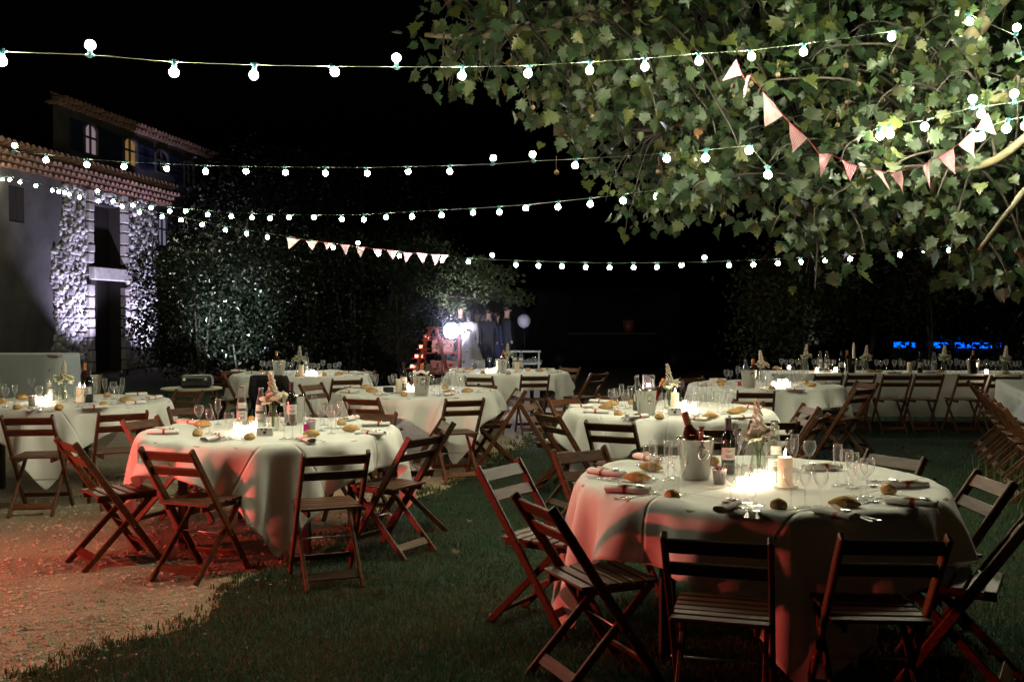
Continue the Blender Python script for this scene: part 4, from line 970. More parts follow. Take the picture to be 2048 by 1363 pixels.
# ice buckets
m_bkt = mat('brushed_steel', (.74, .72, .68), .15, 1.0)
mb = MB(); mb.lathe([(.001, .001), (.062, 0), (.066, .004), (.090, .192), (.094, .196), (.092, .2), (.088, .196), (.064, .010), (.001, .008)], 32); BK_ME = mb.mesh('bucket_body', m_bkt)
mb = MB(); vs = []
mb.tube([(.028*math.cos(a), 0, .028*math.sin(a)) for a in np.linspace(0, 2*PI, 21)], .0028, 6, cap=False); RING = mb.mesh('ring_handle', m_steel)
mb = MB(); mb.ball((0, 0, 0), .009, 10, 8, scale=(1, 1.3, 1)); KNOB = mb.mesh('knob', m_steel)
m_ice = glass_mat('ice_water', (.85, .9, .9), (.6, .65, .65))
def bucket(key, u, v, yaw=.25):
    p = put(key, u, v); p.z -= .001; t = thing('ice_bucket', 'steel ice bucket with ring handle, %s' % where(key, p), 'ice bucket', p, yaw, 'ice buckets', at=u)
    obj('bucket_body', BK_ME, t)
    for q in (-1, 1):
        r = obj('ring_handle', RING, t, (0, q*.0895, .128), (q*-.1, 0, 0)); obj('knob', KNOB, r, (0, -q*.004, .03))
    return p
m_pail = mat('zinc_pail', (.55, .56, .55), .4, 1.0)
mb = MB(); mb.lathe([(.001, .001), (.026, 0), (.034, .066), (.037, .07), (.034, .072), (.032, .064), (.025, .004), (.001, .004)], 20); PAIL = mb.mesh('pail_body', m_pail)
def pail(key, u, v):
    p = put(key, u, v); t = thing('small_pail', 'small zinc pail of sweets, %s' % where(key, p), 'pail', p, 0, 'small zinc pails', at=u); obj('pail_body', PAIL, t)
    mb = MB()
    for i in range(7): a = i*2.4; mb.ball((math.cos(a)*.016, math.sin(a)*.016, .062+random.uniform(0, .012)), .011, 7, 5)
    obj('sweets', mb.mesh('sweets', mat('pink_sweets', (.45, .06, .12), .5)), t)
    for k in range(3): mb = MB(); mb.box((0, -.0305-.0012*(k-1), .036+k*.008), (.018, .001, .002)); obj('print', mb.mesh('print', m_ink), t)
# candles
m_wax = mat('candle_wax', (.80, .68, .48), .5, sub=.6); m_waxlit = mat('candle_wax_lit', (.85, .70, .50), .5, emit=(1, .62, .34), es=.35, sub=.6); m_flame = emit_mat('flame', (1, .78, .5), 420); m_wick = mat('wick', (.02, .015, .01), .9)
mb = MB(); mb.lathe([(.001, .002), (.033, 0), (.034, .004), (.034, .134), (.031, .139), (.025, .135), (.001, .132)], 22); CAN = {0: mb.mesh('wax', m_wax)}
mb = MB(); mb.lathe([(.001, .002), (.033, 0), (.034, .004), (.034, .134), (.031, .139), (.025, .135), (.001, .132)], 22); CAN[1] = mb.mesh('wax', m_waxlit)
mb = MB(); mb.lathe([(.001, 0), (.0042, .006), (.0050, .012), (.0036, .021), (.0015, .03), (.0003, .036)], 8); FLM = mb.mesh('flame', m_flame)
mb = MB(); mb.tube([(0, 0, .13), (.001, 0, .146)], .0012, 5); WICK = mb.mesh('wick', m_wick)
mb = MB(); mb.lathe([(.001, .001), (.055, .001), (.062, .006), (.060, .007), (.05, .004), (.001, .004)], 22); SAUC = mb.mesh('glass_saucer', m_glass)
def candle(key, u, v, lit, s=1.0):
    p = put(key, u, v); t = thing('pillar_candle', '%s cream pillar candle, %s' % ('burning' if lit else 'unlit', where(key, p)), 'candle', p, 0, 'pillar candles', at=u, scale=s)
    obj('wax', CAN[1 if lit else 0], t, (0, 0, .003)); obj('wick', WICK, t, (0, 0, .003)); obj('glass_saucer', SAUC, t, (0, 0, -.002))
    if lit: obj('flame', FLM, t, (0, 0, .143))
m_frost = glass_mat('frosted_cup', (.97, .96, .94), (.9, .88, .85), .1)
m_tea = emit_mat('glowing_tealight', (1, .80, .60), CANDLE_W)
mb = MB(); mb.lathe([(.001, .002), (.024, 0), (.027, .003), (.030, .062), (.0285, .063), (.025, .005), (.001, .005)], 18); CUP = mb.mesh('glass_cup', m_frost)
mb = MB(); mb.lathe([(.001, .028), (.019, .028), (.019, .007), (.001, .007)], 14); TEA = mb.mesh('wax', m_tea)
def tealight(key, u, v):
    p = put(key, u, v); t = thing('tealight', 'glowing tealight cup, %s' % where(key, p), 'tealight', p, 0, 'tealights', at=u)
    obj('glass_cup', CUP, t); obj('wax', TEA, t); obj('flame', FLM, t, (0, 0, .030), scale=.8)
# flowers in a small bottle vase
m_stem = mat('flower_stem', (.08, .14, .04), .6); m_pet1 = mat('cream_petal', (.78, .66, .56), .7, trans=.3, spec=.2); m_pet2 = mat('white_petal', (.80, .78, .66), .7, trans=.3, spec=.2); m_pet3 = mat('green_cream_petal', (.62, .66, .38), .7, trans=.3, spec=.2)
mb = MB(); mb.lathe([(.001, .003), (.030, 0), (.035, .006), (.036, .05), (.030, .085), (.021, .11), (.019, .13), (.024, .14), (.022, .139)], 20); VASE = mb.mesh('vase', m_vase)
def bloom(r, layers, m, name):
    mb = MB()
    for l in range(layers):
        n = 5 + l; rr = r*(.25 + .75*(l+1)/layers); tilt = .25 + 1.0*(l+1)/layers
        for k in range(n):
            a = 2*PI*(k + .5*(l % 2) + .15*l)/n; M = Matrix.Rotation(a, 3, 'Z') @ Matrix.Rotation(tilt, 3, 'Y')
            pts = [(0, -rr*.16, 0), (0, rr*.16, 0), (rr*.12, rr*.58, rr*.50), (rr*.12, -rr*.58, rr*.50), (-rr*.05, rr*.42, rr*.95), (-rr*.05, -rr*.42, rr*.95)]
            mb.add([M @ Vector(q) for q in pts], [(0, 1, 2, 3), (3, 2, 4, 5)], 0, True)
    return mb.mesh(name, m)
BL = {'rose1': bloom(.036, 4, m_pet1, 'rose_bloom'), 'rose2': bloom(.036, 4, m_pet2, 'rose_bloom'), 'green': bloom(.034, 5, m_pet3, 'dahlia_bloom'), 'bit': bloom(.012, 2, m_pet2, 'floret'), 'bitp': bloom(.012, 2, m_pet1, 'floret')}
def flowers(key, u, v, style=0, s=1.0, z=None):
    s *= 1.15
    p = put(key, u, v); t = thing('flower_vase', '%s flowers in glass vase, %s' % (('cream and pink', 'white and green')[style], where(key, p)), 'flowers', p, random.random()*.4-.2, 'flower vases', at=u, scale=s)
    obj('vase', VASE, t); mb = MB()
    heads = [(-.045, -.01, .185, 'rose1' if not style else 'green'), (.03, -.02, .19, 'rose1' if not style else 'green'), (.0, .02, .20, 'rose2'), (.05, .02, .205, 'rose2' if not style else 'green'), (-.02, -.03, .165, 'rose2')]
    for x, y, z_, k in heads:
        mb.tube([(x*.1, y*.1, .02), (x*.2, y*.2, .11), (x*.8, y*.8, z_)], .0018, 5)
        obj('bloom', BL[k], t, (x, y, z_-.012), (y*6, x*8, random.random()*6))
    sx = -.015 if not style else .01
    mb.tube([(0, 0, .02), (sx*.4, 0, .14), (sx, 0, .31)], .0018, 5)
    for i in range(24):
        f = i/23; a = i*2.4; r = .020*(1-.6*f); obj('floret', BL['bit' if i % 3 else 'bitp'], t, (sx*f + r*math.cos(a), r*math.sin(a), .20 + .125*f), (math.sin(a)*1.0, math.cos(a)*1.0, a), scale=1.8-.7*f)
    for i in range(30):
        a = i*2.4; r = .015+.055*random.random(); obj('floret', BL['bitp' if i % 2 else 'bit'], t, (.01+r*math.cos(a), r*math.sin(a)*.8, .145 + .07*random.random()), (random.random(), random.random(), a), scale=random.uniform(1.0, 1.5))
    for a in (.5, 2.6, 4.4): mb.tube([(0, 0, .10), (.04*math.cos(a), .04*math.sin(a), .17), (.075*math.cos(a), .06*math.sin(a), .19)], [.0015, .008, .001], 5, flat=.3)
    obj('stems', mb.mesh('stems', m_stem), t)
def inbucket(p, kinds, key, u):
    for i, q in enumerate(kinds):
        k, ax, ay, dx, dy = q[:5]; bottle(k, (p.x+dx, p.y+dy, p.z+.018), 'in the ice bucket on the %s' % TN[key], u+i, (ax, ay, .2*i), q[5] if len(q) > 5 else 1.0)
    mb = MB(); mb.lathe([(.001, .12), (.079, .12)], 20)
m_cam = mat('white_card_box', (.75, .74, .72), .6); m_blk = mat('black_plastic', (.012, .012, .013), .35); m_pink = mat('pink_card', (.55, .02, .22), .7)
def photo_box(key, u, v, black=False, yaw=0.0):
    p = put(key, u, v); t = thing('disposable_camera', '%s disposable camera, %s' % ('black' if black else 'white', where(key, p)), 'camera', p, yaw, 'disposable cameras', at=u)
    mb = MB(); mb.box((0, 0, .028), (.108, .032, .056), bev=.004); obj('body', mb.mesh('body', m_blk if black else m_cam), t)
    mb = MB(); mb.lathe([(.001, .004), (.009, .004), (.011, 0)], 14, (0, -.017, .024), M=Matrix.Rotation(PI/2, 3, 'X')); obj('lens', mb.mesh('lens', m_blk), t)
    mb = MB(); mb.box((-.02, -.0172, .046), (.016, .002, .010)); mb.box((.008, -.0172, .046), (.014, .002, .010)); obj('viewfinder', mb.mesh('viewfinder', m_ink), t)
    mb = MB(); mb.box((.038, -.0172, .045), (.022, .002, .014)); obj('flash', mb.mesh('flash', m_frost), t)
def card(key, u, v, m, nm, lab):
    p = put(key, u, v); mb = MB(); mb.add([(-.02, -.012, 0), (.02, -.012, 0), (.02, 0, .05), (-.02, 0, .05), (.02, .014, 0), (-.02, .014, 0)], [(0, 1, 2, 3), (3, 2, 4, 5)])
    o = obj(nm, mb.mesh(nm, m), None, p, (0, 0, .3)); tag(o, lab, 'card', at=u)

LAY = {}
LAY['T1'] = dict(
 g='w1461,1005 s1493,1004 w1511,1010 w1582,1016 s1610,1014 w1641,1015 f1675,972 w1693,969 w1704,976 s1703,993 w1721,1000 w1734,994 f1589,943 s1580,937 w1619,946 f1474,935 w1486,931 w1299,961 f1306,957 s1329,980 f1336,959 w1357,988 s1347,955',
 b='1274,961,b 1302,940,b 1344,998,s 1557,1017,s 1426,928,s 1689,1014,b 1777,986,s',
 n='1174,945,1252,954 1211,981,1300,986 1439,1026,1471,1009 1633,1023,1708,1040 1777,1005,1869,1014 1855,974,1767,973 1662,938,1626,939 1274,915,1317,924')
LAY['T2'] = dict(
 g='w398,858 s419,867 f436,849 w458,877 s484,877 w568,878 s585,878 w602,877 f628,841 w648,850 s663,867 w671,857 f680,856 w688,851 w656,856 s642,862',
 b='395,871,s 405,853,b 499,878,s 503,843,s 623,872,b 702,862,b 683,849,s',
 n='291,868,361,866 401,884,449,874 357,845,397,848 599,878,625,886 722,851,782,851 712,869,769,871 694,841,710,837')
LAY['T0'] = dict(
 g='w11,814 s30,805 w79,811 f96,797 w157,814 s170,812 w188,804 w146,793 f210,798 s223,809 w227,798 w241,807 s234,810 f245,796 w63,791 s8,803',
 b='34,818,s 118,818,s 207,812,s 251,803,b 214,793,s 45,798,b 4,806,b',
 n='58,822,72,816 178,817,204,816 250,809,288,806 260,791,285,790 292,799,324,795')
LAY['T3'] = dict(
 g='w1223,819 s1229,821 w1234,816 f1243,812 w1251,827 s1252,818 f1260,816 w1304,828 s1319,824 w1326,826 s1377,830 w1399,829 s1420,824 f1399,803 w1418,804 s1435,825 w1444,828 f1449,824 w1457,827 s1387,811 w1362,797 f1466,818',
 b='1236,830,s 1319,837,s 1212,818,b 1224,810,b 1264,808,s 1421,836,b 1481,823,b 1468,827,b',
 n='1168,825,1217,826 1137,815,1185,814 1181,804,1219,806 1260,836,1288,834 1382,839,1406,841 1458,838,1506,836 1482,816,1524,819')
LAY['T4'] = dict(
 g='w741,783 s748,778 f753,785 w782,784 w788,778 w823,774 s868,790 w879,788 s864,781 w889,783 f894,775 w907,777 s916,786 w924,785 s929,781',
 b='731,777,b 744,784,b 808,791,s 899,787,b 935,784,b 890,777,s',
 n='677,785,720,786 690,775,722,776 753,791,765,788 883,792,909,788 955,785,992,783')
LAY['T5'] = dict(
 g='w525,746 s533,747 w542,746 s573,747 w581,749 f586,746 w626,752 s636,751 w646,744 s659,751 w671,751 s679,747',
 b='535,748,s 522,745,s 595,753,s 649,751,s 678,750,b', n='467,743,486,743 490,747,523,747 684,746,709,746 709,749,727,747')
LAY['T6'] = dict(
 g='w947,741 s955,743 w961,746 f967,746 w979,736 s992,744 w998,747 s1007,746 w1042,743 s1052,741 w1059,739 f1068,739 w1075,740 s1080,742',
 b='938,741,b 966,747,s 1017,748,s 1056,741,s 1079,743,b', n='899,740,930,740 916,744,934,744 1083,740,1108,740 1096,745,1126,744')
LAY['T7'] = dict(
 g='w1453,768 s1461,768 f1475,763 w1483,761 s1518,776 w1526,778 f1533,776 w1558,766 s1579,776 w1594,776 s1602,770 f1585,765 w1611,770',
 b='1442,766,b 1442,773,s 1544,778,s 1623,773,b 1611,767,s', n='1393,771,1430,770 1425,761,1447,761 1629,768,1669,766 1580,780,1602,780')
LAY['T8'] = dict(
 g='w1563,740 s1572,741 w1583,740 s1594,741 w1601,740 s1627,741 w1635,742 w1662,742 s1668,741 w1717,744 s1723,743 w1753,743 s1762,744 w1772,743 w1789,744 f1800,743 w1806,744 s1827,744 f1848,745 w1853,744 s1860,744 w1900,744 f1912,743 w1922,744 s1928,744 w1963,745 f1972,744 w1982,745 s1992,745 w2000,745 w2023,746 s2031,746 w2038,746',
 b='1553,738,b 1742,745,b 1757,745,b 1680,745,s 1880,745,b 2012,748,b', n='1776,746,1800,746 1855,746,1870,746')
for key, d in LAY.items():
    for tk in d['g'].split(): k = tk[0]; u, v = map(float, tk[1:].split(',')); glass(key, k, u, v)
    for tk in d['b'].split(): u, v, k = tk.split(','); bread(key, float(u), float(v), k == 'b')
    for tk in d['n'].split():
        u1, v1, u2, v2 = map(float, tk.split(','))
        c, yaw = napkin(key, u1, v1, u2, v2, disc=(key in ('T1', 'T2')))
        if key != 'T1':
            sgn = 1 if random.random() < .5 else -1; nv = Vector((-math.sin(yaw), math.cos(yaw), 0)); dv = Vector((math.cos(yaw), math.sin(yaw), 0))
            if key not in ('T8',):
                ctr = TABLES[key][0]; inw = 1 if (ctr - c).dot(nv) > 0 else -1
                cut(key, 'knife', c + nv*inw*.055 - dv*.11, yaw + random.uniform(-.15, .15), u1); cut(key, 'fork', c + nv*inw*.080 - dv*.09, yaw + random.uniform(-.2, .2), u1)
for k, q in [('fork', (1172, 952, 1250, 957)), ('knife', (1176, 955, 1256, 962)), ('knife', (1240, 993, 1321, 992)), ('fork', (1248, 996, 1316, 988)), ('fork', (1493, 1034, 1496, 1014)), ('spoon', (1515, 1036, 1512, 1020)), ('knife', (1474, 1014, 1523, 1018)),
             ('knife', (1759, 1040, 1702, 1026)), ('fork', (1742, 1042, 1679, 1020)), ('knife', (1767, 993, 1729, 1004)), ('spoon', (1776, 995, 1752, 1003)), ('knife', (1824, 962, 1736, 963)), ('fork', (1806, 961, 1740, 962)), ('knife', (1261, 924, 1287, 933)), ('fork', (1266, 921, 1292, 930)), ('spoon', (1320, 990, 1300, 981)), ('knife', (1592, 1022, 1626, 1016)), ('spoon', (1700, 975, 1745, 972))]: cut_px('T1', k, *q)
# centre pieces
p = bucket('T1', 1391, 956); inbucket(p, [('rose2', .0, -.27, .030, .0, 1.06), ('rose2', -.15, .28, -.012, .03, .80), ('rose2', .12, .05, .0, -.03, .72)], 'T1', 1391)
pail('T1', 1439, 967)
def on(key, kind, u, v, s=1.0): p = put(key, u, v); p.z -= .002; bottle(kind, p, 'standing, ' + where(key, p), u, (0, 0, random.uniform(-.4, .4)), s)
on('T1', 'wine', 1456, 946, .93); on('T1', 'water', 1548, 962); flowers('T1', 1517, 952, 0); candle('T1', 1570, 974, True)
for u, v in ((1503, 970), (1521, 963), (1538, 968), (1486, 978)): tealight('T1', u, v)
on('T2', 'water', 484, 852); on('T2', 'water', 522, 858); flowers('T2', 546, 860, 0, 1.05); on('T2', 'wine', 583, 849, 1.05); pail('T2', 622, 861); photo_box('T2', 530, 871, False, .1)
bucket('T2', 588, 843); card('T2', 613, 862, m_pink, 'pink_card', 'bright pink folded card on the left foreground table')
for u, v in ((476, 862), (507, 859), (494, 868)): tealight('T2', u, v)
pail('T0', 64, 811); on('T0', 'water', 102, 800); flowers('T0', 126, 803, 1); candle('T0', 160, 804, True); on('T0', 'wine', 178, 804); on('T0', 'rose', 170, 793, 1.1); bucket('T0', 187, 786)
for u, v in ((84, 805), (98, 801), (72, 803), (90, 810)): tealight('T0', u, v)
p = bucket('T3', 1293, 828); inbucket(p, [('water', 0, .08, .03, .03), ('rose', .05, .45, .01, -.01), ('water', 0, -.2, -.03, .02)], 'T3', 1293)
on('T3', 'wine', 1274, 820); flowers('T3', 1338, 816, 0); candle('T3', 1350, 818, True); photo_box('T3', 1349, 829)
for u, v in ((1366, 820), (1377, 822), (1370, 814), (1386, 817)): tealight('T3', u, v)
p = put('T3', 1297, 803); t = thing('purple_lantern', 'purple glass candle lantern behind the steel bucket on the second right-hand table', 'lantern', p)
mb = MB(); mb.lathe([(.001, .002), (.05, 0), (.055, .01), (.055, .25), (.052, .25)], 20); obj('glass_body', mb.mesh('glass_body', m_purp), t); obj('wax', TEA, t, (0, 0, .14)); mb = MB(); mb.lathe([(.001, .14), (.04, .14), (.04, .004), (.001, .004)], 16); obj('candle', mb.mesh('candle', m_wax), t)
p = bucket('T4', 843, 789); inbucket(p, [('water', 0, -.12, -.03, .02), ('rose', .05, .02, 0, -.01), ('water', 0, .12, .03, .02)], 'T4', 843)
mb = MB(); pts = [(.075*math.cos(a), .045*math.sin(a)-.02, .205 + .035*abs(math.sin(a*2.3))) for a in np.linspace(PI, 2*PI, 9)]; mb.tube(pts, [.012, .02, .026, .028, .03, .028, .026, .02, .01], 8, flat=.6)
o = obj('serving_cloth', mb.mesh('serving_cloth', m_nap), None, p); tag(o, 'white cloth tucked round the bottles in the bucket on the middle table', 'cloth', at=843)
on('T4', 'wine', 807, 780); candle('T4', 798, 785, False); photo_box('T4', 777, 784, True)
for u, v in ((820, 781), (829, 779), (813, 776)): tealight('T4', u, v)
p = bucket('T5', 558, 749); inbucket(p, [('rose', 0, -.05, -.02, 0)], 'T5', 558); flowers('T5', 598, 747, 1); on('T5', 'water', 613, 747); candle('T5', 602, 751, False)
for u, v in ((614, 750), (624, 748), (631, 751)): tealight('T5', u, v)
p = bucket('T6', 1003, 745); inbucket(p, [('rose', 0, .1, 0, 0)], 'T6', 1003); flowers('T6', 1014, 737, 1); on('T6', 'water', 1030, 738); on('T6', 'water', 1042, 739); candle('T6', 1034, 744, False)
for u, v in ((974, 745), (983, 745), (991, 743)): tealight('T6', u, v)
p = bucket('T7', 1498, 774); inbucket(p, [('water', 0, -.08, -.02, 0), ('rose', 0, .05, .03, 0)], 'T7', 1498); flowers('T7', 1522, 764, 0)
for u, v in ((1548, 773), (1557, 775), (1566, 774), (1576, 773), (1560, 768), (1571, 767)): tealight('T7', u, v)
card('T7', 1479, 771, m_rib, 'red_card', 'dark red folded card beside the bucket on the third right-hand table')
for u, v in ((1611, 740), (1731, 744), (1887, 745), (2010, 747)): flowers('T8', u, v, 1)
p = bucket('T8', 1701, 745); inbucket(p, [('rose', 0, -.1, -.02, 0)], 'T8', 1701); p = bucket('T8', 1946, 746); inbucket(p, [('rose', 0, .0, .0, 0)], 'T8', 1946)
on('T8', 'water', 1640, 742); on('T8', 'water', 1653, 742); on('T8', 'water', 1868, 745); on('T8', 'wine', 1840, 745); on('T8', 'wine', 1683, 745); candle('T8', 1819, 745, False)
for u, v in ((1578, 738), (1634, 743), (1671, 742), (1973, 747)): tealight('T8', u, v)
p = put('T8', 1707, 743); t = thing('taper_candle', 'tall white taper candle behind the left ice bucket on the long back table', 'candle', p)
mb = MB(); mb.lathe([(.03, 0), (.03, .008), (.012, .014), (.018, .12), (.02, .125), (.018, .36), (.013, .40), (.003, .42)], 14); obj('wax', mb.mesh('wax', m_nap), t)

# small round cafe table with a black case, left of the back left table
g = aty(382, 632, F*(CAMH-.72)/143); t = thing('cafe_table', 'small round metal table holding a black case, left of centre', 'table', (g.x, g.y, 0), at=380)
mb = MB(); mb.lathe([(.001, .72), (.34, .72), (.345, .715), (.345, .70), (.335, .70), (.001, .705)], 32); obj('tabletop', mb.mesh('tabletop', mat('cafe_top', (.28, .26, .16), .5)), t)
for a in (.4, 2.0, 3.55, 5.1):
    mb = MB(); mb.tube([(math.cos(a)*.28, math.sin(a)*.28, .70), (math.cos(a)*.26, math.sin(a)*.26, .35), (math.cos(a)*.33, math.sin(a)*.33, 0)], .009, 6); obj('leg', mb.mesh('leg', mat('green_metal', (.06, .09, .06), .4, .6)), t)
mb = MB(); mb.box((0, 0, .075), (.36, .24, .14), bev=.03); o = obj('black_case', mb.mesh('black_case', m_blk), None, (g.x+.06, g.y, .722), (0, 0, .15)); tag(o, 'glossy black case on the small round metal table', 'case', at=382)
mb = MB(); mb.tube([(-.08, -.125, .09), (-.07, -.16, .11), (.07, -.16, .11), (.08, -.125, .09)], .010, 6); obj('handle', mb.mesh('handle', m_blk), o)
mb = MB(); mb.box((-.12, -.122, .105), (.03, .006, .03)); mb.box((.12, -.122, .105), (.03, .006, .03)); obj('latch', mb.mesh('latch', m_steel), o)
# ================================================================== FESTOON LIGHTS
m_cable = mat('festoon_cable', (.10, .125, .085), .5); m_sock = mat('teal_socket', (.02, .10, .11), .45); m_bulb = emit_mat('bulb_light', (1.0, .95, .68), BULB_W); m_bulbm = emit_mat('bulb_light_mid', (1.0, .95, .68), BULB_W*.4); m_bulbf = emit_mat('bulb_light_weak', (1.0, .95, .68), BULB_FAR)
mb = MB(); mb.lathe([(.001, .028), (.0135, .028), (.0155, .012), (.0165, -.012), (.0155, -.026), (.001, -.026)], 10); mb.box((0, 0, .016), (.058, .014, .016), bev=.004); SOCK = mb.mesh('socket', m_sock)
mb = MB(); mb.lathe([(.001, .0)] + [(.030*math.sin(a), -.030 + .030*math.cos(a)) for a in np.linspace(.35, PI-.01, 9)], 12); BULB = mb.mesh('bulb', m_bulb); BULBF = mb.mesh('bulb', m_bulbf); BULBM = mb.mesh('bulb', m_bulbm)
def festoon(label, ctrl, bulbs, u, s=1.0, flat=.35, rad=.0046, ups=(), tail=None):
    """ctrl: (u, v, depth) of the cable; bulbs: photo columns of the lamps; ups: those standing up"""
    P = [aty(a, b, d) for a, b, d in ctrl]; C = [pix(p)[0] for p in P]
    o0 = P[0]; t = thing('festoon_string', label, 'string lights', o0, 0, 'strings of festoon bulbs', at=u)
    pts = []
    n = 90
    inv = [1/p.y for p in P]; vs = [c[1] for c in ctrl]; us = [c[0] for c in ctrl]
    def at(uu): return aty(uu, float(np.interp(uu, us, vs)), 1/float(np.interp(uu, us, inv)))
    us_ = sorted(set(list(np.linspace(us[0], us[-1], n)) + list(bulbs)))
    mb = MB(); mb.tube([at(q) - o0 for q in us_], rad*s, 6, flat=flat); obj('cable', mb.mesh('cable', m_cable), t)
    for b in bulbs:
        p = at(b) - o0; k = b in ups
        rx = PI + random.uniform(-.25, .25) if k else random.uniform(-.35, .35)
        if k == False and random.random() < .3: rx = random.choice((-1, 1))*random.uniform(.5, 1.1)
        dx = (at(b+3) - at(b-3)); rz = math.atan2(dx.y, dx.x)
        sk = obj('socket', SOCK, t, p + Vector((0, 0, (-.012 if not k else .012)*s)), (rx, 0, rz), s)
        obj('bulb', BULBF if ' house' in label or 'farthest' in label else BULBM if ('looped' in label or 'short' in label) else BULB, sk, (0, 0, -.024))
    return t
festoon('nearest light string, crossing the top of the view from left into the plane tree',
  [(-180, 98, 5.6), (0, 103, 5.7), (180, 110, 5.8), (348, 124, 5.9), (509, 130, 6.1), (664, 133, 6.4), (793, 134, 6.7), (925, 134, 7.0), (1058, 131, 7.1), (1180, 124, 7.2), (1290, 117, 7.3), (1397, 107, 7.4), (1500, 101, 7.5), (1607, 88, 7.6), (1790, 62, 7.8), (1860, 44, 7.9)],
  [5, 180, 348, 509, 664, 793, 925, 1058, 1180, 1290, 1397, 1500, 1607, 1790], 600, .92, ups=(180, 793))
festoon('second light string, hung level in front of the tall house and into the tree',
  [(-120, 285, 11.6), (28, 302, 11.5), (93, 309, 11.4), (172, 318, 11.3), (251, 324, 11.2), (411, 331, 11.1), (569, 334, 11.0), (733, 335, 10.9), (900, 331, 10.8), (985, 328, 10.4), (1067, 322, 10.0), (1153, 318, 9.5), (1300, 309, 8.6), (1412, 300, 8.0), (1499, 291, 7.8), (1535, 334, 7.8)],
  [-50, 28, 93, 172, 251, 330, 411, 489, 569, 650, 733, 815, 900, 985, 1067, 1153, 1325, 1412, 1499, 1535], 700, 1.0, ups=(28, 985, 1067))
festoon('third light string, rising from the stone house eave to the right into the tree',
  [(-60, 342, 24), (40, 358, 22.6), (105, 374, 21.5), (178, 386, 20.4), (266, 403, 19.2), (339, 414, 18.3), (459, 425, 17), (542, 428, 16.2), (633, 430, 15.5), (727, 429, 14.9), (825, 423, 14.3), (942, 417, 13.7), (1057, 409, 13.2), (1182, 396, 11.9), (1316, 380, 10.6), (1400, 366, 10.2)],
  [4, 40, 75, 105, 130, 195, 228, 266, 305, 339, 376, 417, 459, 502, 542, 583, 633, 680, 727, 775, 825, 883, 942, 998, 1057, 1118, 1182, 1247, 1316], 760, 1.12, ups=(195,))
festoon('farthest light string, carrying pink flags in front of the dark hedge',
  [(-60, 340, 21.5), (18, 352, 21), (118, 376, 20.4), (200, 398, 19.9), (280, 417, 19.4), (366, 435, 18.9), (450, 452, 18.4), (534, 466, 18), (620, 480, 17.7), (715, 494, 17.3), (845, 508, 17), (938, 516, 16.8), (1032, 521, 16.6), (1124, 524, 16.4), (1219, 526, 16.2), (1314, 525, 16.1), (1409, 524, 16.0), (1507, 520, 15.9), (1601, 515, 15.8), (1700, 508, 15.7), (1800, 500, 15.6), (1898, 491, 15.5), (2060, 474, 15.4)],
  [18, 118, 139, 160, 200, 240, 280, 323, 366, 407, 450, 492, 534, 580, 622, 666, 715, 757, 799, 845, 885, 938, 985, 1032, 1077, 1124, 1171, 1219, 1267, 1314, 1363, 1409, 1458, 1507, 1556, 1601, 1651, 1700, 1800, 1848, 1898, 1950, 2003], 1000, 1.12, ups=(715, 985, 1409))
festoon('light string looped through the middle of the plane tree',
  [(1690, 275, 8.4), (1760, 256, 8.1), (1850, 240, 8.0), (1945, 215, 7.8), (2028, 205, 7.7), (2110, 190, 7.6)], [1760, 1780, 1850, 1945, 1962, 2028, 2080], 1900, 1.0, ups=(2028, 1945))
festoon('short light string dipping through the lower right leaves of the plane tree',
  [(1935, 262, 7.9), (1962, 258, 7.7), (2015, 240, 7.4), (2100, 225, 7.1)], [1945, 1965, 2015, 2052], 2010, 1.0)
festoon('short light string high at the right edge of the plane tree',
  [(1930, 24, 8.4), (2032, 72, 8.0), (2048, 116, 7.8), (2110, 150, 7.6)], [1937, 2032, 2044, 2085], 2040, 1.0, ups=(2032,))

# ------------------------------------------------------------------ pink bunting
def gingham(name, c, sc_):
    m = bpy.data.materials.new(name); m.use_nodes = True; N = m.node_tree.nodes; L = m.node_tree.links; b = N['Principled BSDF']; tc = N.new('ShaderNodeTexCoord'); ck = N.new('ShaderNodeTexChecker')
    ck.inputs['Scale'].default_value = sc_; ck.inputs['Color1'].default_value = (.78, .62, .62, 1); ck.inputs['Color2'].default_value = (*c, 1); L.new(tc.outputs['Object'], ck.inputs[0]); L.new(ck.outputs[0], b.inputs['Base Color']); b.inputs['Roughness'].default_value = .9
    t = N.new('ShaderNodeBsdfTranslucent'); L.new(ck.outputs[0], t.inputs[0]); mx = N.new('ShaderNodeMixShader'); mx.inputs[0].default_value = .4; L.new(b.outputs[0], mx.inputs[1]); L.new(t.outputs[0], mx.inputs[2]); L.new(mx.outputs[0], N['Material Output'].inputs[0]); return m
m_g1 = gingham('pink_gingham', (.62, .16, .20), 120); m_g2 = gingham('pale_pink_gingham', (.72, .40, .42), 90); m_g3 = gingham('rose_gingham', (.55, .05, .14), 120); m_tape = mat('red_tape', (.40, .03, .07), .7)
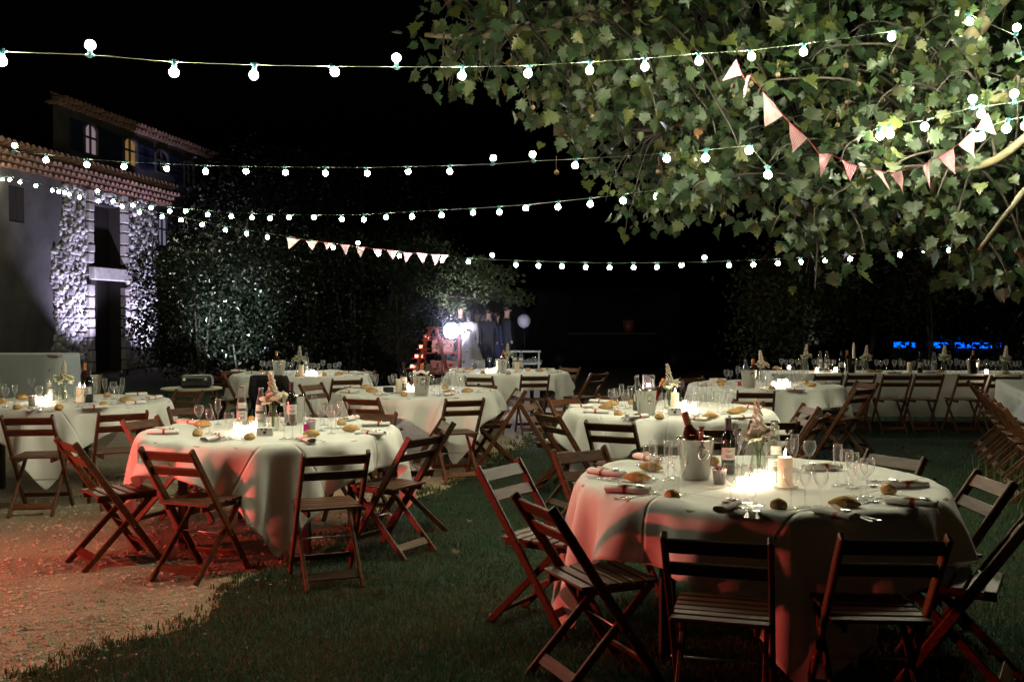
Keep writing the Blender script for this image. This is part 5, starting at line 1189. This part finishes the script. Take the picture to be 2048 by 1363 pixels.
def bunting(label, flags, d, u, mats_, sag):
    A = aty(flags[0][0], flags[0][1], d(flags[0][0])); t = thing('bunting', label, 'bunting', A, 0, at=u); pts = []
    for i, (u1, v1, u2, v2, u3, v3) in enumerate(flags):
        a, b, c = (aty(x, y, d(x) + k) for x, y, k in ((u1, v1, random.uniform(-.04, .04)), (u2, v2, random.uniform(-.04, .04)), (u3, v3, random.uniform(-.1, .1)))); pts += [a-A, b-A]
        n = 6; vs = []; fs = []; nr = (b-a).cross(c-a).normalized()
        for r in range(n+1):
            for k in range(n+1-r):
                f, g = r/n, k/n; q = a + (b-a)*(g + f*.5*0) + (c-a)*f; w = .012*math.sin(f*5+i)*math.sin((g+f*.5)*6+i); vs.append(q - A + nr*w)
        off = []; s = 0
        for r in range(n+1): off.append(s); s += n+1-r
        for r in range(n):
            for k in range(n-r):
                fs.append((off[r]+k, off[r]+k+1, off[r+1]+k))
                if k < n-r-1: fs.append((off[r]+k+1, off[r+1]+k+1, off[r+1]+k))
        mb = MB(); mb.add(vs, fs, 0, True); obj('flag', mb.mesh('flag', mats_[i % len(mats_)]), t)
    mb = MB(); mb.tube(pts, .006, 5, flat=.4); obj('tape', mb.mesh('tape', m_tape), t)
TB = [(1473, 118, 1485, 150, 1444, 162), (1489, 160, 1500, 150, 1486, 197), (1527, 184, 1567, 231, 1529, 254), (1578, 244, 1615, 276, 1585, 306), (1638, 307, 1663, 309, 1641, 356), (1684, 319, 1715, 332, 1700, 363), (1745, 338, 1764, 342, 1781, 381), (1785, 346, 1804, 341, 1809, 391), (1845, 333, 1858, 322, 1860, 377), (1876, 314, 1907, 296, 1910, 349), (1917, 288, 1946, 261, 1951, 317), (1952, 256, 1976, 225, 1993, 270)]
bunting('pink gingham bunting draped across the plane tree branches', TB, lambda q: 7.3, 1700, [m_g1, m_g3, m_g2, m_g1], 0)
FB = [(573, 475, 600, 479, 578, 498), (612, 482, 635, 483, 624, 501), (648, 484, 666, 486, 653, 499), (680, 488, 700, 490, 692, 510), (710, 493, 731, 494, 721, 515), (744, 497, 765, 498, 756, 513), (773, 499, 795, 501, 786, 520), (806, 504, 825, 506, 811, 525), (832, 505, 855, 507, 846, 527), (862, 508, 881, 509, 871, 531), (882, 509, 897, 510, 885, 526)]
bunting('pink bunting hanging from the farthest light string', FB, lambda q: 17.55 - (q-600)*.0025, 735, [m_g2, m_g2, m_g1], 0)

# ================================================================== THE PLANE TREE
m_leaf = None
def leaf_mat():
    m = bpy.data.materials.new('plane_leaf'); m.use_nodes = True; N = m.node_tree.nodes; L = m.node_tree.links; b = N['Principled BSDF']
    oi = N.new('ShaderNodeVertexColor'); oi.layer_name = 'tint'
    r = N.new('ShaderNodeValToRGB'); e = r.color_ramp.elements
    e[0].position = 0; e[0].color = (.015, .033, .015, 1); e[1].position = .95; e[1].color = (.060, .074, .016, 1); k = e.new(.65); k.color = (.029, .050, .018, 1); k = e.new(.985); k.color = (.14, .07, .025, 1)
    L.new(oi.outputs['Color'], r.inputs[0]); L.new(r.outputs[0], b.inputs['Base Color']); b.inputs['Roughness'].default_value = .42; b.inputs['Specular IOR Level'].default_value = .4
    tc = N.new('ShaderNodeTexCoord'); nz = N.new('ShaderNodeTexNoise'); nz.inputs['Scale'].default_value = 45; L.new(tc.outputs['Object'], nz.inputs[0]); bp = N.new('ShaderNodeBump'); bp.inputs['Strength'].default_value = .3; bp.inputs['Distance'].default_value = .01; L.new(nz.outputs[0], bp.inputs['Height']); L.new(bp.outputs[0], b.inputs['Normal'])
    t = N.new('ShaderNodeBsdfTranslucent'); gm = N.new('ShaderNodeGamma'); gm.inputs[1].default_value = .9; L.new(r.outputs[0], gm.inputs[0]); L.new(gm.outputs[0], t.inputs[0]); mx = N.new('ShaderNodeMixShader'); mx.inputs[0].default_value = .35
    L.new(b.outputs[0], mx.inputs[1]); L.new(t.outputs[0], mx.inputs[2]); L.new(mx.outputs[0], N['Material Output'].inputs[0]); return m
m_leaf = leaf_mat()
# outline of one plane leaf: five pointed lobes with side teeth, folded along the midrib
half = [(.05, .0), (.30, -.08), (.27, .10), (.50, .12), (.36, .27), (.56, .47), (.38, .48), (.40, .62), (.22, .62), (.20, .80), (.11, .83)]
OUT = [(x, y) for x, y in half] + [(0, 1.05)] + [(-x, y) for x, y in reversed(half)]
def leaf_geo(seed):
    rs = random.Random(seed); pts = [(x*(1+rs.uniform(-.12, .12)), y*(1+rs.uniform(-.06, .06))) for x, y in OUT]
    V = [(0, .02, 0), (0, .35, -.03), (0, .7, -.04)]; fold = rs.uniform(.10, .55); curl = rs.uniform(-.9, .15)
    for x, y in pts: V.append((x, y, abs(x)*fold + curl*(y-.3)**2*.5 + .05*math.sin(x*9+seed)*abs(x)))
    n = len(pts); Fc = []
    for i in range(n-1):
        ym = (pts[i][1] + pts[i+1][1])/2; c = 0 if ym < .13 else (1 if ym < .52 else 2); Fc.append((c, 3+i, 4+i))
    # close the gaps between the hub points
    idx = [3+i for i in range(n)]
    for side in (0, 1):
        seq = idx[:n//2+1] if side == 0 else idx[n//2:]
        for i in range(len(seq)-2):
            a, b_, c_ = seq[i], seq[i+1], seq[i+2]
            ya = (pts[a-3][1]+pts[b_-3][1])/2; yb = (pts[b_-3][1]+pts[c_-3][1])/2
            ca = 0 if ya < .13 else (1 if ya < .52 else 2); cb = 0 if yb < .13 else (1 if yb < .52 else 2)
            if ca != cb: Fc.append((ca, b_, cb))
    return np.array(V, np.float32), np.array(Fc, np.int32)
LG = [leaf_geo(s) for s in range(9)]
trunk0 = Vector((6.1, 8.1, 0))
pt = thing('plane_tree', 'big plane tree at the right whose lit leafy boughs hang over the tables', 'tree', trunk0, 0, at=1750)
m_plane = mat('plane_bark', (.17, .155, .09), .85, rgb2=(.08, .07, .04), var=.2, vscale=5.0, bump=.25, bscale=12, spec=.2)
def bend(pts, n=6):
    """smooth polyline"""
    P = [Vector(p) for p in pts]; out = []
    for i in range(len(P)-1):
        p0, p1, p2, p3 = P[max(i-1, 0)], P[i], P[i+1], P[min(i+2, len(P)-1)]
        for k in range(n):
            t = k/n; out.append(.5*((2*p1) + (p2-p0)*t + (2*p0-5*p1+4*p2-p3)*t*t + (3*p1-p0-3*p2+p3)*t**3))
    return out + [P[-1]]
def limb(pts, r0, r1, name='branch', seg=10):
    q = [p - trunk0 for p in bend(pts)]; n = len(q); mb = MB(); mb.tube(q, [(r0 + (r1-r0)*i/(n-1))*(1 + .12*mnoise.noise(p*3)) for i, p in enumerate(q)], seg); return obj(name, mb.mesh(name, m_plane), pt)
limb([trunk0, trunk0 + Vector((-.03, .05, 1.5)), trunk0 + Vector((.05, .0, 3.0)), trunk0 + Vector((-.1, .1, 4.4))], .36, .25, 'trunk', 14)
fork = trunk0 + Vector((-.1, .1, 4.35))
LB = [
 [fork, aty(2090, -60, 8.5), aty(1945, 70, 8.7), aty(1850, 185, 8.9), aty(1760, 300, 9.1), aty(1680, 400, 9.3)],
 [fork, aty(2120, -160, 8.3), aty(1890, -10, 8.9), aty(1840, 40, 9.3), aty(1700, 120, 9.8), aty(1540, 190, 10.2), aty(1330, 260, 10.4)],
 [fork, aty(2150, 100, 8.4), aty(2010, 190, 8.3), aty(1920, 215, 8.6), aty(1830, 290, 9.0), aty(1700, 345, 9.4)],
 [fork, aty(2060, -330, 8.6), aty(1750, -160, 9.2), aty(1450, -40, 9.4), aty(1150, 40, 9.2), aty(960, 70, 9.0), aty(850, 70, 8.8)],
 [fork, aty(2120, 220, 8.0), aty(1990, 320, 8.2), aty(1880, 350, 8.7), aty(1860, 410, 9.2), aty(1820, 470, 9.6)],
 [fork, aty(2100, 330, 7.6), aty(2020, 420, 7.3), aty(1960, 500, 7.2)],
]
for i, L_ in enumerate(LB): limb(L_, [.105, .11, .05, .11, .04, .03][i], .018)
# leaf clumps on twigs: the crown in depth, not a sheet
POLY = [(800, -60), (805, 20), (835, 60), (830, 120), (860, 180), (900, 205), (935, 195), (960, 215), (1010, 210), (1050, 232), (1085, 225), (1110, 262), (1095, 292), (1125, 345), (1180, 362), (1210, 392), (1235, 440), (1275, 462), (1320, 478), (1380, 430), (1440, 428), (1505, 420), (1535, 465), (1560, 525), (1630, 545), (1690, 505), (1760, 480), (1850, 470), (1905, 505), (1930, 555), (2010, 575), (2060, 545), (2180, 560), (2180, -120), (800, -120)]
PX = np.array(POLY, float)
def inpoly(x, y):
    ins = False; j = len(PX)-1
    for i in range(len(PX)):
        if (PX[i, 1] > y) != (PX[j, 1] > y) and x < (PX[j, 0]-PX[i, 0])*(y-PX[i, 1])/(PX[j, 1]-PX[i, 1]) + PX[i, 0]: ins = not ins
        j = i
    return ins
clumps = []; tries = 0; rr = random.Random(5)
while len(clumps) < 520 and tries < 40000:
    tries += 1; u = rr.uniform(800, 2180); v = rr.uniform(-110, 575)
    if not inpoly(u, v): continue
    dd = rr.uniform(10.8, 12.6) if (u < 1380 and v > 235) else rr.uniform(8.1, 11.0); m_ = 26
    if not all(inpoly(u + m_*math.cos(a), v + m_*math.sin(a)) or v < -60 for a in np.linspace(0, 6.28, 7)): continue
    if u < 1110 and v < 260 and rr.random() < .62: continue
    if 1440 < u < 1560 and 430 < v < 560 and rr.random() < .6: continue
    p = aty(u, v, dd)
    if all((p-q).length > (.25 if u < 1800 or v < 200 else .19) for q, _ in clumps): clumps.append((p, rr.uniform(.24, .40)))
limb_pts = [p for L_ in LB for p in bend(L_, 8)]
mb = MB()
for p, r in clumps:
    q = min(limb_pts, key=lambda a: (a-p).length + max(0, p.z-a.z)*.3); mid = q.lerp(p, .5) + Vector((rr.uniform(-.1, .1), rr.uniform(-.1, .1), .12)); tw = [a - trunk0 for a in bend([q, mid, p, p + (p-mid).normalized()*r*.6 + Vector((0, 0, -.12))], 4)]
    mb.tube(tw, [.012*(1-i/len(tw)) + .0028 for i in range(len(tw))], 5)
o = obj('twigs', mb.mesh('twigs', m_bark), pt); o['kind'] = 'stuff'
rows = []
for p, r in clumps:
    for i in range(rr.randint(12, 22)):
        d = Vector((rr.gauss(0, 1), rr.gauss(0, 1), rr.gauss(0, .8))).normalized()*r*(.35 + .75*rr.random()**.6); base = p + d
        u, v = pix(base)
        # blades hang: tip points outwards and down, face turned mostly to the light below and beside
        tip = (d.normalized()*.7 + Vector((rr.gauss(0, .45), rr.gauss(0, .45), -.75 + rr.gauss(0, .3)))).normalized()
        nr = Vector((rr.gauss(0, .5), -.55 + rr.gauss(0, .6), .30 + rr.gauss(0, .55))); sd = tip.cross(nr).normalized(); nr = sd.cross(tip)
        s = rr.uniform(.07, .158); rows.append((base, sd, tip, nr, s, rr.random(), rr.randrange(9)))
rows.sort(key=lambda q: (q[0]-CAMP).length/q[4] + (0 if 0 < pix(q[0])[0] < 2048 and 0 < pix(q[0])[1] < 700 else 1e3))
def tint_layer(me, vals):
    ca = me.color_attributes.new('tint', 'FLOAT_COLOR', 'POINT'); ca.data.foreach_set('color', np.repeat(np.asarray(vals, np.float32), 4))
LM = {}
for k in range(9):
    for j in range(4):
        V, T = LG[k]; me = np_mesh('leaf', V, T, m_leaf, True); tint_layer(me, [(.08, .35, .62, .88)[j]]*len(V)); LM[k, j] = me
def leaf_obj(q, par):
    base, sd, tip, nr, s, tn, k = q; o = obj('leaf', LM[k, min(3, int(tn*4.05)) if tn < .97 else 3], par)
    M = Matrix((sd, tip, nr)).transposed().to_4x4(); M.translation = base - trunk0; o.matrix_basis = M @ Matrix.Diagonal((s, s, s, 1)); return o
for q in rows[:297]: leaf_obj(q, pt)
VV = []; TT = []; CC = []; off = 0
for base, sd, tip, nr, s, tn, k in rows[297:]:
    V, T = LG[k]; A = np.array((sd, tip, nr), np.float32); VV.append((V*s) @ A + np.array(base - trunk0, np.float32)); TT.append(T + off); off += len(V); CC.append(np.full(len(V), tn*.93 if rr.random() < .995 else 1.0))
me = np_mesh('crown', np.concatenate(VV), np.concatenate(TT), m_leaf, True); tint_layer(me, np.concatenate(CC)); o = obj('crown', me, pt); o['kind'] = 'stuff'
m_ball = mat('seed_ball', (.085, .060, .025), .95, bump=.9, bscale=120)
mb = MB(); mb.ball((0, 0, 0), .019, 10, 8); mb.tube([(0, 0, .018), (.004, 0, .07), (0, 0, .12)], .0016, 5); SB = mb.mesh('seed_ball', m_ball)
for u, v in [(1556, 150), (1466, 172), (1468, 190), (1495, 182), (1502, 167), (1692, 131), (1717, 168), (1690, 215), (1696, 204), (1675, 250), (1743, 256), (1765, 200), (1856, 221), (1790, 142), (1688, 289), (1849, 238), (1066, 215), (1185, 233), (1113, 345), (1344, 342), (1316, 344), (1548, 437), (1449, 430)]:
    obj('seed_ball', SB, pt, aty(u, v, rr.uniform(7.2, 8.2)) - trunk0, (0, 0, rr.random()*6))
# long grass round the foot of the trunk
vs, ts = [], []
for i in range(9): q = atz(1985 + i*16, 1010 + rr.uniform(-50, 45)); addt(q.x, q.y, 22, .20, .12, .38)
struct('tall_grass', np_mesh('tall_grass', vs, ts, m_weed), 'stuff')
m_dleaf = mat('dry_leaf', (.09, .055, .018), .7, var=.3)
V, T = LG[1]; DL = np_mesh('fallen_leaf', V, T, m_dleaf, True)
for i, (u, v) in enumerate([(1803, 894), (1822, 902), (1836, 912), (1700, 940), (1906, 866), (1960, 880), (905, 1105), (760, 1180), (980, 1230), (940, 1040), (1900, 1090), (1870, 960)]):
    o = obj('fallen_leaf', DL, None, atz(u, v, .03), (rr.uniform(-.4, .4), rr.uniform(-.4, .4), rr.random()*6), .055); tag(o, 'dry fallen leaf on the %s grass' % ('far' if v < 950 else 'near'), 'leaf', 'fallen leaves')

# ================================================================== RED STAGE LAMP AT THE LEFT, OUT OF VIEW
spot('stage_lamp', 'red stage lamp on a short stand at the left, just out of view', (-5.6, 5.0, .62), (1.0, 5.4, .92), 1050, (1, .10, .08), 1.95, .7, .10, 60, r=.11)

# ================================================================== THE PARTY BEYOND THE TABLES
YP = 25.0
def gp(u, y=YP): p = aty(u, HZ, y); p.z = 0; return p
m_red = mat('red_wood', (.20, .022, .014), .6, var=.2); m_redglass = glass_mat('red_glass', (.95, .12, .08), (.6, .05, .04)); m_redglow = emit_mat('red_candle_glow', (1, .50, .40), 30)
# step ladder with candles on its steps
y_l = 20.0; g = gp(846, y_l); t = thing('step_ladder', 'red step ladder with candles in red glasses on its steps', 'ladder', g, 0, at=846)
top = aty(862, 656, y_l) - g; bot = aty(815, 760, y_l) - g; bot.z = 0; rbot = aty(905, 760, y_l) - g; rbot.z = 0
for s in (-.17, .17):
    mb = MB(); mb.bar(bot + Vector((0, s, 0)), top + Vector((0, s, 0)), .05, .028, (0, 1, 0)); obj('side_rail', mb.mesh('side_rail', m_red), t)
    mb = MB(); mb.bar(rbot + Vector((0, s, 0)), top + Vector((.1, s, 0)), .045, .028, (0, 1, 0)); obj('rear_leg', mb.mesh('rear_leg', m_red), t)
mb = MB(); mb.box(top + Vector((.06, 0, .01)), (.26, .42, .03)); obj('top_step', mb.mesh('top_step', m_red), t)
mb = MB(); mb.lathe([(.001, .002), (.032, 0), (.038, .07), (.036, .07)], 12); RC = mb.mesh('glass_cup', m_redglass); mb = MB(); mb.lathe([(.001, .055), (.026, .055), (.024, .01), (.001, .01)], 10); RG = mb.mesh('wax', m_redglow)
def rcandle(p, lab):
    q = thing('red_candle', lab, 'candle', p, 0, 'candles on the red step ladder'); obj('glass_cup', RC, q); obj('wax', RG, q, (0, 0, .004))
for f, vv, us, nm in ((.2, 672, (854,), 'upper'), (.42, 690, (842,), 'second'), (.64, 709, (833, 842), 'third'), (.84, 729, (824, 832), 'lowest')):
    c = top.lerp(bot, f); z = (aty(840, vv+6, y_l)).z; mb = MB(); mb.box((c.x+.05, 0, z-.012), (.26, .34, .022)); obj('step', mb.mesh('step', m_red), t)
    for uu in us: q = aty(uu, vv, y_l-.08); rcandle(Vector((q.x, q.y, z)), 'glowing red glass candle on the %s step of the red ladder' % nm)
# wooden stand with two draped crates beside the ladder
g = gp(885, 21.0); t = thing('crate_stand', 'dark red wooden stand with two shelves beside the step ladder', 'stand', g, 0, at=885)
for x in (-.36, .36):
    for y in (-.2, .2): mb = MB(); mb.bar((x, y, 0), (x, y, 1.18), .05, .05, (0, 1, 0)); obj('post', mb.mesh('post', m_red), t)
for z in (.35, .78, 1.1): mb = MB(); mb.box((0, 0, z), (.78, .46, .03)); obj('shelf', mb.mesh('shelf', m_red), t)
m_or = mat('orange_crate', (.30, .11, .075), .7, var=.15, vscale=6)
for z, lab, w in ((.366, 'peach coloured crate on the lower shelf of the red stand', .5), (.796, 'peach coloured crate on the upper shelf of the red stand', .44)):
    q = thing('crate', lab, 'crate', g + Vector((0, -.04, z)), .1, 'crates on the red stand', at=885)
    for k in range(3): mb = MB(); mb.box((0, -.15, .05+k*.085), (w, .02, .072)); mb.box((0, .15, .05+k*.085), (w, .02, .072)); mb.box((-w/2, 0, .05+k*.085), (.02, .3, .072)); mb.box((w/2, 0, .05+k*.085), (.02, .3, .072)); obj('slat', mb.mesh('slat', m_or), q)
    mb = MB(); mb.box((0, 0, .012), (w, .3, .02)); obj('base', mb.mesh('base', m_or), q)
# the bright lamp facing us, on a tripod
lp = aty(903, 661, 19.6)
t = spot('party_lamp', 'dazzling blue white lamp on a stand facing the tables', lp, (lp.x*.3, 0, 1.2), 500, (.70, .72, 1.0), 1.5, .6, .06, 500, r=.17)
l2 = aty(893, 668, 23.5)
spot('party_uplight', 'violet lamp low behind the dazzling lamp, aimed into the lit tree', (l2.x, l2.y, .3), aty(912, 585, 24.6), 800, (.80, .78, 1.0), 1.0, .8, .06, 30)
l3 = aty(1015, 720, 21.5); spot('party_uplight', 'violet lamp near the ground lighting the white balloons', (l3.x, l3.y, .3), aty(1012, 640, 25.3), 260, (.80, .76, 1.0), .5, .8, .06, 30)
# thin fog over the dance floor
m = bpy.data.materials.new('fog'); m.use_nodes = True; N = m.node_tree.nodes; L = m.node_tree.links; N.remove(N['Principled BSDF']); pv = N.new('ShaderNodeVolumePrincipled'); pv.inputs['Color'].default_value = (.85, .85, .9, 1); pv.inputs['Anisotropy'].default_value = .2
tc = N.new('ShaderNodeTexCoord'); nz = N.new('ShaderNodeTexNoise'); nz.inputs['Scale'].default_value = .9; nz.inputs['Detail'].default_value = 3; L.new(tc.outputs['Object'], nz.inputs[0]); mr = N.new('ShaderNodeMapRange'); mr.inputs['From Min'].default_value = .42; mr.inputs['From Max'].default_value = .72; mr.inputs['To Max'].default_value = .035; L.new(nz.outputs[0], mr.inputs[0]); L.new(mr.outputs[0], pv.inputs['Density']); L.new(pv.outputs[0], N['Material Output'].inputs['Volume'])
mb = MB(); c = aty(905, 632, 22.2); mb.ball((c.x, c.y, 1.35), 1.0, 24, 14, scale=(1.75, 3.6, 1.15)); struct('party_fog', mb.mesh('party_fog', m), 'stuff')
# white balloons
m_bal = mat('white_balloon', (.80, .76, .86), .4, trans=.4)
for u, v, y, r, lab in ((974, 640, 25.6, .17, 'white balloon partly hidden by a dark haired guest'), (1048, 641, 25.2, .165, 'white balloon floating free to the right of the guests')):
    p = aty(u, v, y); t = thing('balloon', lab, 'balloon', p, 0, 'white balloons'); mb = MB(); mb.lathe([(max(.001, r*math.sin(a)), r*(-1.12*math.cos(a) if a < PI/2 else -math.cos(a))) for a in np.linspace(0.02, PI-.01, 13)], 18); mb.lathe([(.018, -r*1.2), (.004, -r*1.1)], 8); obj('skin', mb.mesh('skin', m_bal), t)
    mb = MB(); mb.tube([(0, 0, -r*1.18), (.02, 0, -.6), (.0, .02, -1.1)], .0025, 4); obj('string', mb.mesh('string', m_cable), t)
    mb = MB(); mb.ball((0, 0, 0), .035, 10, 8)
# people: skinned figures
def figure(joints, edges, name, mats_, paint):
    me = bpy.data.meshes.new(name); me.from_pydata([j[:3] for j in joints], edges, []); o = bpy.data.objects.new('tmp', me); COL.objects.link(o)
    md = o.modifiers.new('skin', 'SKIN'); me.skin_vertices[0].data[0].use_root = True
    for i, j in enumerate(joints): r = j[3]; me.skin_vertices[0].data[i].radius = r if hasattr(r, '__len__') else (r, r)
    o.modifiers.new('sub', 'SUBSURF').levels = 2; dg = bpy.context.evaluated_depsgraph_get(); dg.update()
    res = bpy.data.meshes.new_from_object(o.evaluated_get(dg)); bpy.data.objects.remove(o); res.name = name; res.materials.clear()
    for m in mats_: res.materials.append(m)
    for p in res.polygons: p.use_smooth = True; p.material_index = paint(p.center)
    return res
m_skin = mat('skin', (.45, .28, .20), .55, sub=.2); m_suit = mat('dark_suit', (.012, .014, .022), .8); m_navy = mat('navy_dress', (.012, .02, .07), .75); m_hair = mat('dark_hair', (.012, .008, .006), .5); m_white = mat('bridal_white', (.72, .68, .70), .85, trans=.2); m_brown = mat('light_shirt', (.35, .30, .27), .8)
def person(u, y, yaw, label, suit, h=1.75, arms=((.05, .0), (-.05, .0)), skirt=None, hat=False, bend_=0.0, longhair=False):
    k = h/1.75; g = gp(u, y); t = thing('person', label, 'person', g, yaw, 'wedding guests', at=u)
    J = [(0, 0, .95, (.15, .11)), (0, .0, 1.15, (.135, .10)), (0, .01, 1.36, (.17, .105)), (0, 0, 1.48, (.065, .06)), (0, -.01, 1.56, .06), (0, -.02, 1.66, (.078, .092)), (0, -.02, 1.735, (.062, .075))]
    E = [(0, 1), (1, 2), (2, 3), (3, 4), (4, 5), (5, 6)]
    for s, (ax, ay) in zip((-1, 1), arms):
        b = len(J); J += [(s*.19, 0, 1.41, .058), (s*.24 + ax*.4, -ay*.3, 1.14, .045), (s*.25 + ax, -ay - .06, .94 + abs(ay)*.9, .034), (s*.25 + ax*1.15, -ay*1.2 - .08, .86 + abs(ay)*1.1, .03)]
        E += [(2, b), (b, b+1), (b+1, b+2), (b+2, b+3)]
        f = len(J); J += [(s*.09, 0, .88, .088), (s*.10 + s*.02, -.02 - .05*s, .48, .058), (s*.11, .02 - .04*s, .09, .042), (s*.12, -.12 - .04*s, .035, .035)]
        E += [(0, f), (f, f+1), (f+1, f+2), (f+2, f+3)]
    J = [(x*k, (y_ - bend_*max(0, z-.95))*k, z*k, r if not hasattr(r, '__len__') else r) for x, y_, z, r in J]
    me = figure(J, E, 'body', [suit, m_skin], lambda c: 1 if (c.z > 1.47*k or (abs(c.x) > .2*k and c.z < .93*k and c.z > .6)) else 0)
    obj('body', me, t); mb = MB()
    hx = Vector((0, (-.01 - bend_*.72)*k, 1.70*k)); mb.ball(hx + Vector((0, .012, .02)), .1, 12, 8, scale=(.92, 1.02, .92))
    if longhair: mb.ball(hx + Vector((0, .06, -.10)), .09, 10, 8, scale=(1, .6, 1.6))
    obj('hair', mb.mesh('hair', m_hair), t)
    mb = MB(); f = Vector((0, (-.115 - bend_*.70)*k, 1.665*k)); mb.ball(f, .014, 6, 5, scale=(.8, 1.2, 1.3)); mb.ball(f + Vector((-.075, .09, 0)), .02, 6, 5, scale=(.4, 1, 1.4)); mb.ball(f + Vector((.075, .09, 0)), .02, 6, 5, scale=(.4, 1, 1.4)); obj('face', mb.mesh('face', m_skin), t)
    if hat: mb = MB(); mb.lathe([(.001, .12), (.09, .11), (.10, .02), (.18, .01), (.18, .0), (.09, -.005)], 16, hx + Vector((0, 0, .05))); obj('hat', mb.mesh('hat', m_brown), t)
    if skirt:
        mb = MB(); prof = [(.13, 1.18), (.15, 1.0), (.27, .75), (.40, .35), (.46, .02)]; vs = []
        for j, (r, z) in enumerate(prof): vs += [(r*math.cos(a)*(1 + .05*j*math.sin(a*7)), r*math.sin(a)*(1 + .05*j*math.sin(a*7)) + .08*(1.18-z), z) for a in np.linspace(0, 2*PI, 28, endpoint=False)]
        mb.add(vs, [(j*28+q, j*28+(q+1) % 28, (j+1)*28+(q+1) % 28, (j+1)*28+q) for j in range(4) for q in range(28)], 0, True); obj('skirt', mb.mesh('skirt', skirt), t)
    return t
person(826, 25.5, .4, 'guest in dark clothes standing behind the red step ladder', m_suit, 1.68)
person(882, 25.8, .1, 'tall guest in a pale hat behind the dazzling lamp', m_suit, 1.85, hat=True)
person(938, 24.4, 2.9, 'bride in a full white dress seen from behind beside the dazzling lamp', m_white, 1.68, skirt=m_white, longhair=True)
person(922, 24.9, -.5, 'guest in a dark suit facing the bride', m_suit, 1.8, arms=((.1, .25), (-.1, .25)))
person(954, 25.4, 1.2, 'guest in dark clothes close behind the bride', m_suit, 1.66)
person(977, 24.6, 3.0, 'dark haired guest in front of a white balloon', m_suit, 1.72)
person(992, 24.9, 2.2, 'woman in a navy dress between the dark haired guest and the man at right', m_navy, 1.62, skirt=m_navy, longhair=True)
person(1013, 24.7, 1.9, 'man in a dark suit, lit on his face, at the right of the guests', m_suit, 1.78)
# steel service table behind the guests
g = gp(1040, 26.4); t = thing('service_table', 'pale service table with a shelf behind the guests', 'table', g, 0, at=1040); m_st = mat('service_metal', (.5, .52, .52), .35, .8)
for z in (.30, .62): mb = MB(); mb.box((0, 0, z), (1.1, .5, .04)); obj('shelf', mb.mesh('shelf', m_st), t)
for x in (-.5, .5):
    for y in (-.2, .2): mb = MB(); mb.bar((x, y, 0), (x, y, .62), .03, .03, (0, 1, 0)); obj('leg', mb.mesh('leg', m_st), t)
finish_labels()
